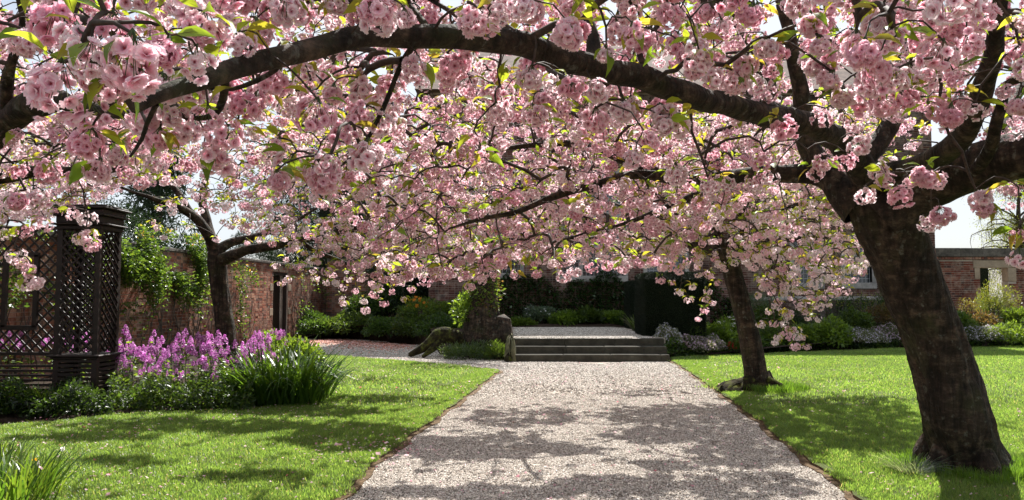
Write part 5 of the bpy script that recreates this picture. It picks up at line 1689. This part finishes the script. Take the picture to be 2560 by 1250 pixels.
# leafy skirt at the front of the border
g = Geo(); n = 5200
px = RNG.uniform(285, 640, n); Y = RNG.uniform(9.95, 11.2, n)
P = np.stack([(px - 1280) / F * Y, Y, RNG.uniform(.02, .36, n) * (1 + .25 * np.sin(px * .05))], 1)
leafcloud(g, P, .07, GREENS['mid'] + GREENS['ivy'], .3, 'leaf', 1.1, 0, .8, np.array([[0, -.5, 0]]))
o = g.obj('ground_cover', M['green'], kind='stuff', label='low leafy green ground cover along the front of the left border', cat='ground cover')
g = Geo(); n = 5200
px = RNG.uniform(-60, 290, n); Y = RNG.uniform(9.6, 10.7, n)
P = np.stack([(px - 1280) / F * Y, Y, RNG.uniform(.02, .30, n) * (1 + .35 * np.sin(px * .04))], 1)
leafcloud(g, P, .08, GREENS['ivy'] + GREENS['dark'], .2, 'leaf', 1.0, 0, .8, np.array([[0, -.5, 0]]))
g.obj('ground_cover', M['green'], kind='stuff', label='dark leafy ground cover at the foot of the trellis', cat='ground cover')

STR = [(.05, .11, .018), (.07, .14, .02), (.04, .09, .015)]
for k, (px, Y, n, L, rd) in enumerate(((635, 11.0, 190, .84, .28), (695, 10.8, 250, .92, .32), (755, 10.8, 230, .88, .32), (785, 11.4, 130, .80, .28), (725, 11.7, 160, .90, .30))):
    lab = ['strap-leaved clump nearest the honesty flowers in the border', 'large arching strap-leaved clump in the middle of the border end', 'arching strap-leaved clump at the lawn corner of the border', 'smaller strap-leaved clump at the right tip of the border', 'strap-leaved clump at the back of the border end'][k]
    blades('strap_leaf_plant', lab, 'plant', ((px - 1280) / F * Y, Y, .03), n, L, .017, rd, STR, 'strap-leaved clumps at the end of the left border', .55, 1.25)
for k, px in enumerate((30, 80, 135)):
    Y = 10.0 + .1 * k
    blades('grassy_plant', ['short grassy clump at the left edge below the trellis slats', 'short grassy clump under the window of the trellis', 'short grassy clump left of the trellis pillar foot'][k], 'plant', ((px - 1280) / F * Y, Y, .03), 70, .42, .009, .2, GREENS['fresh'] + STR, 'grassy clumps under the trellis', .4, .8)
blades('grassy_plant', 'tuft of pale grass on the bare soil edge by the lawn', 'plant', G(112, 1075), 60, .16, .003, .08, GREENS['fresh'] + GREENS['yellow'], None, .8, 1.)
shrub('euphorbia_bush', 'low bright green rounded bush at the back corner of the border', 'bush', ((755 - 1280) / F * 14.2, 14.2, .36), (.46, .4, .34), 2400, .075, 'fresh', .5)
shrub('leafy_bush', 'low leafy green bush behind the border cherry by the wall', 'bush', ((690 - 1280) / F * 16, 16, .36), (.6, .5, .38), 2200, .085, 'fresh', .5)


def flowers_on(cols, n, size, hgt):
    def f(root):
        g = Geo()
        for q in range(n):
            a = RNG.uniform(0, 6.28); r_ = RNG.uniform(.1, .42); h = hgt * RNG.uniform(.7, 1.1); p = np.array([math.cos(a) * r_, math.sin(a) * r_, h])
            s_ = Geo(); tube(s_, [p * (.4, .4, 0), p * (.8, .8, .6), p], [.004, .003, .003], 4)
            v, f_, c = flower(np.random.default_rng(q), False)
            Mx_ = rots([RNG.normal(0, 1, 3) + (0, -.6, .4)], np.array([0.]))[0]; Mx_ = np.stack([Mx_[:, 0], -Mx_[:, 2], Mx_[:, 1]], -1)
            q_ = Geo(); q_.add((v * size) @ Mx_.T + p, f_, 0, cols[q % len(cols)])
            s_.obj('stalk', M['stem'], root); q_.obj('flower', M['petal'], root)
    return f


blades('daffodil_clump', 'clump of long green daffodil leaves with pale blooms, bottom left corner', 'daffodils', G(30, 1262), 260, .46, .008, .30, STR + GREENS['fresh'], None, .55, .7, extra=flowers_on([(.9, .9, .85)], 4, .022, .36))
blades('daffodil_clump', 'upright daffodil leaves with one yellow bloom beside the left corner clump', 'daffodils', G(92, 1235), 70, .36, .006, .12, STR + GREENS['fresh'], None, .4, .4, extra=flowers_on([(.85, .55, .03)], 1, .022, .30))
blades('daffodil_clump', 'short leaves at the left edge above the corner clump', 'daffodils', G(-10, 1170), 120, .30, .007, .2, STR + GREENS['fresh'], None, .5, .6, extra=flowers_on([(.9, .9, .88)], 2, .022, .26))

# ---------------------------------------------------------------- tree feet, stump
def mossy_mound(name, label, cat, c, r, mat='moss', seed=0, cat2=None):
    c = np.asarray(c, float); g = Geo(); nu, nv = 40, 18
    V = []
    for i in range(nv):
        for j in range(nu):
            a = 2 * math.pi * j / nu; e = math.pi / 2 * i / (nv - 1); d = np.array([math.cos(a) * math.cos(e), math.sin(a) * math.cos(e), math.sin(e)])
            w = 1 + .18 * math.sin(3 * a + seed) + .10 * math.sin(7 * a + 2 * seed + 3 * e) + .07 * math.sin(13 * a + 5 * e)
            V.append(d * np.array(r) * w)
    f = [(i * nu + j, i * nu + (j + 1) % nu, (i + 1) * nu + (j + 1) % nu, (i + 1) * nu + j) for i in range(nv - 1) for j in range(nu)]
    g.add(V, f); o = g.obj(name, M[mat], None, True, label=label, cat=cat); o.location = c
    return o


def root_obj(name, pts, rad, mat, label, cat):
    g = Geo(); P, r_ = spline(pts, rad, .05); tube(g, P, r_, 16, rough=.07, seed=5, ridges=5, caps=True)
    b0 = np.asarray(pts[0], float); o = shift(g, b0).obj(name, M[mat], None, True, label=label, cat=cat); o.location = b0
    return o


c2 = G(1897, 978)
mossy_mound('mossy_root', 'mossy gnarled root mound spreading onto the gravel at the slender cherry', 'tree root', c2 + (-.28, -.12, 0), (.50, .32, .17), seed=2)
root_obj('mossy_root', [c2 + (-.15, -.05, .14), c2 + (-.45, -.25, .10), c2 + (-.66, -.42, .03)], [.12, .085, .03], 'moss', 'low mossy root reaching left from the slender cherry', 'tree root')
root_obj('mossy_root', [c2 + (.1, -.02, .16), c2 + (.32, -.08, .06), c2 + (.5, -.1, -.01)], [.11, .07, .03], 'moss', 'short mossy root on the lawn side of the slender cherry', 'tree root')
# old stump with its fallen limb at the left of the steps
sb = np.array([-.72, 19.6, .05])
so = empty('old_tree_stump', sb, 'gnarled old tree stump with sprouting shoots, left of the stone steps', 'tree stump')
for nm, pts, rad, ns in (('trunk', [sb + (0, 0, -.1), sb + (0, 0, .35), sb + (.0, 0, .9), sb + (.02, 0, 1.5), sb + (.05, 0, 2.1), sb + (0, 0, 2.9)], [.52, .46, .40, .30, .24, .14], 26),
                         ('burl', [sb + (.28, -.15, .1), sb + (.42, -.2, .5), sb + (.50, -.18, .95)], [.30, .33, .16], 18),
                         ('branch', [sb + (0, 0, 2.2), sb + (-.4, 0, 2.9), sb + (-.9, .2, 3.5)], [.14, .1, .05], 10),
                         ('branch', [sb + (0, 0, 2.3), sb + (.5, 0, 2.8), sb + (1.1, .2, 3.3)], [.12, .08, .04], 10)):
    g = Geo(); P, r_ = spline(pts, rad, .06); tube(g, P, r_, ns * 2, rough=.11, seed=9 + ns, ridges=7, caps=True); shift(g, sb).obj(nm, M['bark'], so, True)
g = Geo(); q, d = lumpy(1500, sb + (-.02, -.05, 1.55), (.40, .38, .80), 3, .75, -.9); leafcloud(g, q, .10, GREENS['fresh'] + GREENS['mid'] + GREENS['red'], .2, 'dia', 1, 0, .8, d)
q, d = lumpy(700, sb + (-.48, -.1, 1.15), (.3, .3, .38), 5, .3, -.9); leafcloud(g, q, .11, GREENS['fresh'], .3, 'dia', 1, 0, .8, d)
q, d = lumpy(2600, sb + (.1, 0, 3.2), (1.5, .9, .9), 4, .2, -.9); leafcloud(g, q, .09, GREENS['fresh'] + GREENS['yellow'], .2, 'dia', .8, 0, .8, d)
shift(g, sb).obj('foliage', M['green'], so)
root_obj('fallen_limb', [sb + (-.2, -.05, .38), sb + (-.6, -.1, .40), sb + (-.95, -.15, .50), sb + (-1.15, -.2, .48), sb + (-1.42, -.3, .26), sb + (-1.85, -.4, .02)], [.24, .18, .19, .18, .13, .06], 'moss', 'thick mossy fallen limb bent to the gravel beside the old stump', 'fallen limb')
root_obj('fallen_limb', [sb + (-1.05, -.22, .40), sb + (-1.25, -.42, .2), sb + (-1.5, -.6, .0)], [.13, .09, .04], 'moss', 'thin forked piece of the mossy fallen limb', 'fallen limb')
mossy_mound('mossy_rock', 'upright mossy rock edging the left end of the steps', 'rock', (-.02, 18.35, 0), (.13, .42, .52), 'rock', 4)
mossy_mound('mossy_rock', 'low rounded rock in front of the old stump', 'rock', (-.45, 18.9, .02), (.30, .25, .30), 'rock', 7)
mossy_mound('mossy_rock', 'yellow-mossed lump at the base of the step rock', 'rock', (-.07, 18.05, 0), (.12, .18, .18), 'moss', 1)


def tufts(name, label, P, n, L, w, rad, pal, lean=.7):
    g = Geo()
    for p in P:
        q = Geo()
        for k in range(n):
            a = RNG.uniform(0, 6.28); r0 = rad * math.sqrt(RNG.uniform(0, 1)); b0 = p + np.array([r0 * math.cos(a), r0 * math.sin(a), 0]); l = L * RNG.uniform(.5, 1.2)
            a2 = RNG.uniform(0, 6.28); dh = np.array([math.cos(a2), math.sin(a2), 0]); sd = np.array([-dh[1], dh[0], 0]) * w; ln = lean * RNG.uniform(.1, 1)
            V = [b0 - sd, b0 + sd, b0 + dh * l * ln * .4 + (0, 0, l * .55) - sd * .8, b0 + dh * l * ln * .4 + (0, 0, l * .55) + sd * .8, b0 + dh * l * ln + (0, 0, l * .9)]
            g.add(V, [(0, 1, 3), (0, 3, 2), (2, 3, 4)], 0, np.array(pal[RNG.integers(0, len(pal))]) * RNG.uniform(.8, 1.2))
    return g.obj(name, M['grassb'], kind='stuff', label=label, cat='grass')


GR = [(.07, .14, .016), (.09, .16, .02), (.055, .11, .014)]
b1 = B1
ring_ = lambda c, r0, r1, m, a0=0, a1=6.28: [np.array([c[0] + RNG.uniform(r0, r1) * math.cos(a), c[1] + RNG.uniform(r0, r1) * math.sin(a), .03]) for a in RNG.uniform(a0, a1, m)]
tufts('long_grass', 'uncut grass round the foot of the big leaning cherry', ring_(b1, .28, .62, 170) + ring_(b1 + (.45, -.3, 0), 0, .55, 60), 26, .10, .0022, .09, GR)
tufts('long_grass', 'uncut grass round the foot of the slender cherry', ring_(c2 + (.1, 0, 0), .3, .65, 120, -2.6, 1.8), 22, .13, .004, .1, GR)
blades('blue_grass', 'tuft of fine blue-grey grass against the foot of the leaning cherry', 'grass tuft', G(2278, 1192), 330, .24, .0022, .09, GREENS['blue'] + [(.2, .25, .22)], None, .75, 1.0)

# ---------------------------------------------------------------- right border and back shrubs
def at(px, Y): return (px - 1280) / F * Y


WH_ = [(.62, .62, .66), (.45, .43, .50)]
for k, (px, Y, zc, rx, rz, lab) in enumerate((
        (1665, 19.4, .42, .34, .36, 'white-flowered grey bush nearest the steps under the yew block'), (1715, 19.6, .27, .52, .30, 'low white-flowered mound in front of the yew block'), (1765, 19.9, .24, .40, .26, 'small white-flowered mound right of the yew block'),
        (2150, 22.45, .28, .75, .28, 'white-flowered mound midway along the right border'), (2225, 22.7, .34, .55, .36, 'white-flowered mound left of the big leaning trunk'), (2455, 23.1, .32, .62, .34, 'white-flowered mound below the gateway'))):
    shrub('candytuft_bush', lab, 'flowering bush', (at(px, Y), Y, zc), (rx, .42, rz), 2600, .05, 'grey', .4, .7, flowers=(620, .022, WH_, -.2), seed=k * 1.7, group='white-flowered mounds along the borders')
rb = [
    (1800, 20.6, .38, .45, .42, 'fresh', .11, 'leafy green perennials right of the yew block'),
    (1850, 20.8, .35, .42, .38, 'mid', .10, 'green perennials behind the slender cherry trunk'),
    (1935, 21.6, .32, .50, .34, 'mid', .10, 'low green mound right of the slender cherry trunk'),
    (2000, 21.9, .36, .48, .38, 'fresh', .10, 'bright low bush under the lowest hanging blossom'),
    (2065, 22.0, .36, .62, .50, 'fresh', .12, 'broad peony bush in fresh leaf in the right border'),
    (2130, 23.4, .72, .50, .40, 'mid', .10, 'round green bush above the white mound'),
    (1960, 23.6, .75, .70, .40, 'dark', .09, 'dark low bush in front of the rustic fence'),
    (1900, 23.4, .80, .60, .45, 'mid', .09, 'shaded bush behind the slender cherry'),
    (2210, 24.2, .85, .60, .40, 'red', .08, 'reddish twiggy bush left of the leaning trunk'),
    (2130, 26.6, 1.0, .9, .50, 'ivy', .10, 'shaded shrub against the house wall on the right'),
    (2230, 26.8, 1.1, .9, .60, 'ivy', .10, 'dark shrub at the right corner of the house'),
    (2390, 23.8, .62, .50, .42, 'mid', .11, 'green bush at the right of the leaning trunk'),
    (2505, 23.1, .32, .60, .40, 'fresh', .09, 'rounded feathery bush at the right end of the border'),
    (2570, 23.4, .34, .60, .42, 'mid', .09, 'green bush at the right edge of the photo'),
    (2545, 24.3, .75, .50, .42, 'fresh', .11, 'leafy bush in front of the crossed rails'),
    (2440, 24.6, .70, .60, .30, 'red', .08, 'bronze low planting in front of the gateway'),
]
for k, (px, Y, zc, rx, rz, pal, sz, lab) in enumerate(rb):
    shrub('border_bush', lab, 'bush', (at(px, Y), Y, zc), (rx, .5, rz), 2100, sz, pal, .35, .9, seed=k * 2.3 + 1, shell=.3)
shrub('blue_shrub', 'grey-blue shrub behind the slender cherry trunk', 'shrub', (at(1890, 24), 24, 1.25), (.62, .5, .42), 3000, .07, 'blue', .6, .4, seed=3)
shrub('gateway_shrub', 'open olive-green shrub standing in front of the stone gateway', 'shrub', (at(2487, 25.4), 25.4, 1.28), (.72, .5, .70), 2600, .07, 'yellow', .3, .7, stems=26, seed=6, shell=.2)
shrub('gateway_shrub', 'small bronze-leaved shrub left of the gateway', 'shrub', (at(2415, 25.2), 25.2, 1.12), (.34, .3, .40), 500, .06, [(.13, .10, .035), (.12, .13, .035)], .3, .7, stems=16, seed=8, shell=.2)
shrub('glossy_shrub', 'bright glossy shrub inside the gateway opening', 'shrub', (at(2475, 28.6), 28.6, 1.0), (.36, .3, .5), 1300, .1, 'fresh', .3, .8, seed=2, mat='green')
hedge('yew_column', 'dark clipped yew column seen through the gateway', (at(2452, 31), 31, 0), (at(2476, 31), 31.6, 3.1), 3500)
shrub('white_daffodils', 'patch of white narcissi among leaves right of the yew block', 'flowers', (at(1815, 20.9), 20.9, .48), (.42, .4, .44), 900, .16, 'fresh', 1.4, .2, flowers=(60, .045, [(.9, .9, .86)], .0), seed=4, shell=.1)
shrub('red_tulips', 'low dark red flowers at the lawn edge behind the slender cherry', 'flowers', (at(1845, 19.9), 19.9, .2), (.35, .2, .2), 600, .12, 'mid', 1., .3, flowers=(70, .035, [(.35, .02, .02)], .0), seed=4, shell=.1)
# bare twiggy shrub against the house
for px, Y, h, lab in ((2085, 25.6, 1.5, 'bare twiggy rose bush right of the rustic fence'), (2165, 25.4, 1.2, 'small bare twiggy bush before the house wall')):
    b0 = np.array([at(px, Y), Y, ZT]); root = empty('bare_rose_bush', b0, lab, 'bush'); g = Geo()
    for q in range(22):
        e = b0 + np.array([RNG.normal(0, .4), RNG.normal(0, .25), h * RNG.uniform(.6, 1.05)]); tube(g, [b0, (b0 + e) / 2 + RNG.normal(0, .08, 3), e], [.012, .008, .003], 4)
        for w_ in range(3):
            s = b0 + (e - b0) * RNG.uniform(.5, 1); tube(g, [s, s + RNG.normal(0, .16, 3) + (0, 0, .12)], [.005, .002], 3)
    shift(g, b0).obj('stems', M['oldwood'], root)
    q, d = lumpy(220, b0 + (0, 0, h * .7), (.5, .3, .4), 1, .2, -1); g = Geo(); leafcloud(g, q, .06, GREENS['yellow'], .3); shift(g, b0).obj('foliage', M['green'], root)

lb = [
    (800, 27.8, .32, .8, .36, 'ivy', .13, 'green shrub right of the doorway at the foot of the wall'),
    (850, 28.0, .38, .9, .42, 'mid', .13, 'bright leafy clump left of the side path end'),
    (910, 27.4, .45, .9, .45, 'mid', .13, 'low leafy plants along the back of the side path'),
    (975, 26.0, .40, .9, .42, 'ivy', .12, 'low dark planting by the side path'),
    (1045, 25.0, .45, .8, .42, 'mid', .12, 'low planting behind the fallen limb'),
    (1105, 23.5, .50, .7, .42, 'ivy', .11, 'dark low planting between limb and stump'),
    (915, 30.0, .85, .9, .75, 'ivy', .13, 'tall green shrub against the back wall'),
    (985, 29.2, 1.25, 1.15, 1.15, 'ivy', .12, 'big dark green shrub in the shaded corner'),
    (1050, 27.5, .8, .8, .6, 'mid', .11, 'feathery green shrub behind the stump'),
    (785, 29.6, .5, .6, .45, 'ivy', .12, 'shaded shrub beside the wall right of the door'),
    (1120, 26.5, .9, .9, .5, 'fresh', .12, 'leafy shrub left of the old stump'),
]
for k, (px, Y, zc, rx, rz, pal, sz, lab) in enumerate(lb):
    shrub('border_shrub', lab, 'shrub', (at(px, Y), Y, zc), (rx, .7, rz), 2600, sz, pal, .35, .8, seed=k * 1.9 + 2, shell=.3)
shrub('crown_imperial', 'orange crown imperial flowers beside the dark shrub', 'flowers', (at(1050, 25.9), 25.9, 1.15), (.5, .3, .35), 260, .16, 'fresh', 1, .3, flowers=(14, .07, [(.75, .28, .02)], .1), seed=1, shell=.2)
tb_ = [(1300, 26.2, .62, .55, .18, 'fresh', .10, 'low bright edging plants left on the terrace bed'), (1350, 26.6, .85, .6, .36, 'blue', .10, 'grey-green plants with white flowers under the ivy'), (1410, 26.4, .72, .5, .28, 'fresh', .14, 'broad-leaved hostas under the ivy, left group'),
       (1470, 26.5, .78, .5, .32, 'mid', .15, 'broad-leaved hostas under the ivy, right group'), (1525, 26.6, .72, .5, .30, 'fresh', .13, 'fresh green clump beside the far yew block'), (1560, 26.4, .66, .4, .26, 'ivy', .12, 'dark clump at the foot of the far yew block'), (1235, 25.8, .62, .5, .30, 'mid', .10, 'low green planting right behind the stump')]
for k, (px, Y, zc, rx, rz, pal, sz, lab) in enumerate(tb_):
    shrub('terrace_plant', lab, 'plant', (at(px, Y), Y, zc), (rx, .4, rz), 1500, sz, pal, .5, .9, seed=k * 2.1, shell=.3, flowers=(26, .04, [(.9, .9, .88)], .2) if k == 1 else None)
shrub('stump_plants', 'silvery leaves growing at the front of the old stump', 'plant', (-1.0, 18.7, .12), (.75, .4, .26), 1800, .12, GREENS['blue'] + GREENS['mid'], .5, .35, seed=3, shell=.2)
shrub('stump_plants', 'dark strappy leaves between the rock and the stump', 'plant', (-.35, 18.5, .14), (.35, .25, .24), 900, .13, 'mid', .7, .3, seed=6, shell=.2)
blades('phormium', 'spiky narrow-leaved plant between the two yew blocks', 'plant', (3.75, 23.0, ZT), 60, .6, .016, .1, GREENS['grey'] + GREENS['mid'], None, .6, .6)
shrub('garden_bush', 'grey-green bush at the end of the white-flowered planting by the steps', 'bush', (at(1735, 20.0), 20.0, .45), (.35, .3, .35), 900, .14, 'mid', .9, .25, seed=2, shell=.2)

# leafy growth covering the slope of the right border
g = Geo(); n = 24000
px = RNG.uniform(1640, 2700, n); t = RNG.uniform(0, 1, n) ** 1.5
Yf = interp(px, [(1640, 18.6), (1760, 20.0), (1900, 21.0), (2100, 22.3), (2300, 23.0), (2560, 23.6), (2700, 23.8)])
Y = Yf - .22 + t * 2.5
P = np.stack([(px - 1280) / F * Y, Y, .03 + t * .62 + RNG.uniform(0, .22, n) * (1 + .6 * np.sin(px * .031) + .4 * np.sin(px * .083 + Y))], 1)
leafcloud(g, P, .11, GREENS['mid'] + GREENS['ivy'] + GREENS['dark'], .4, 'dia', .8, 0, .9, np.array([[0, -.6, 0]]))
g.obj('ground_cover', M['green'], kind='stuff', label='dense low green ground cover filling the right border', cat='ground cover')
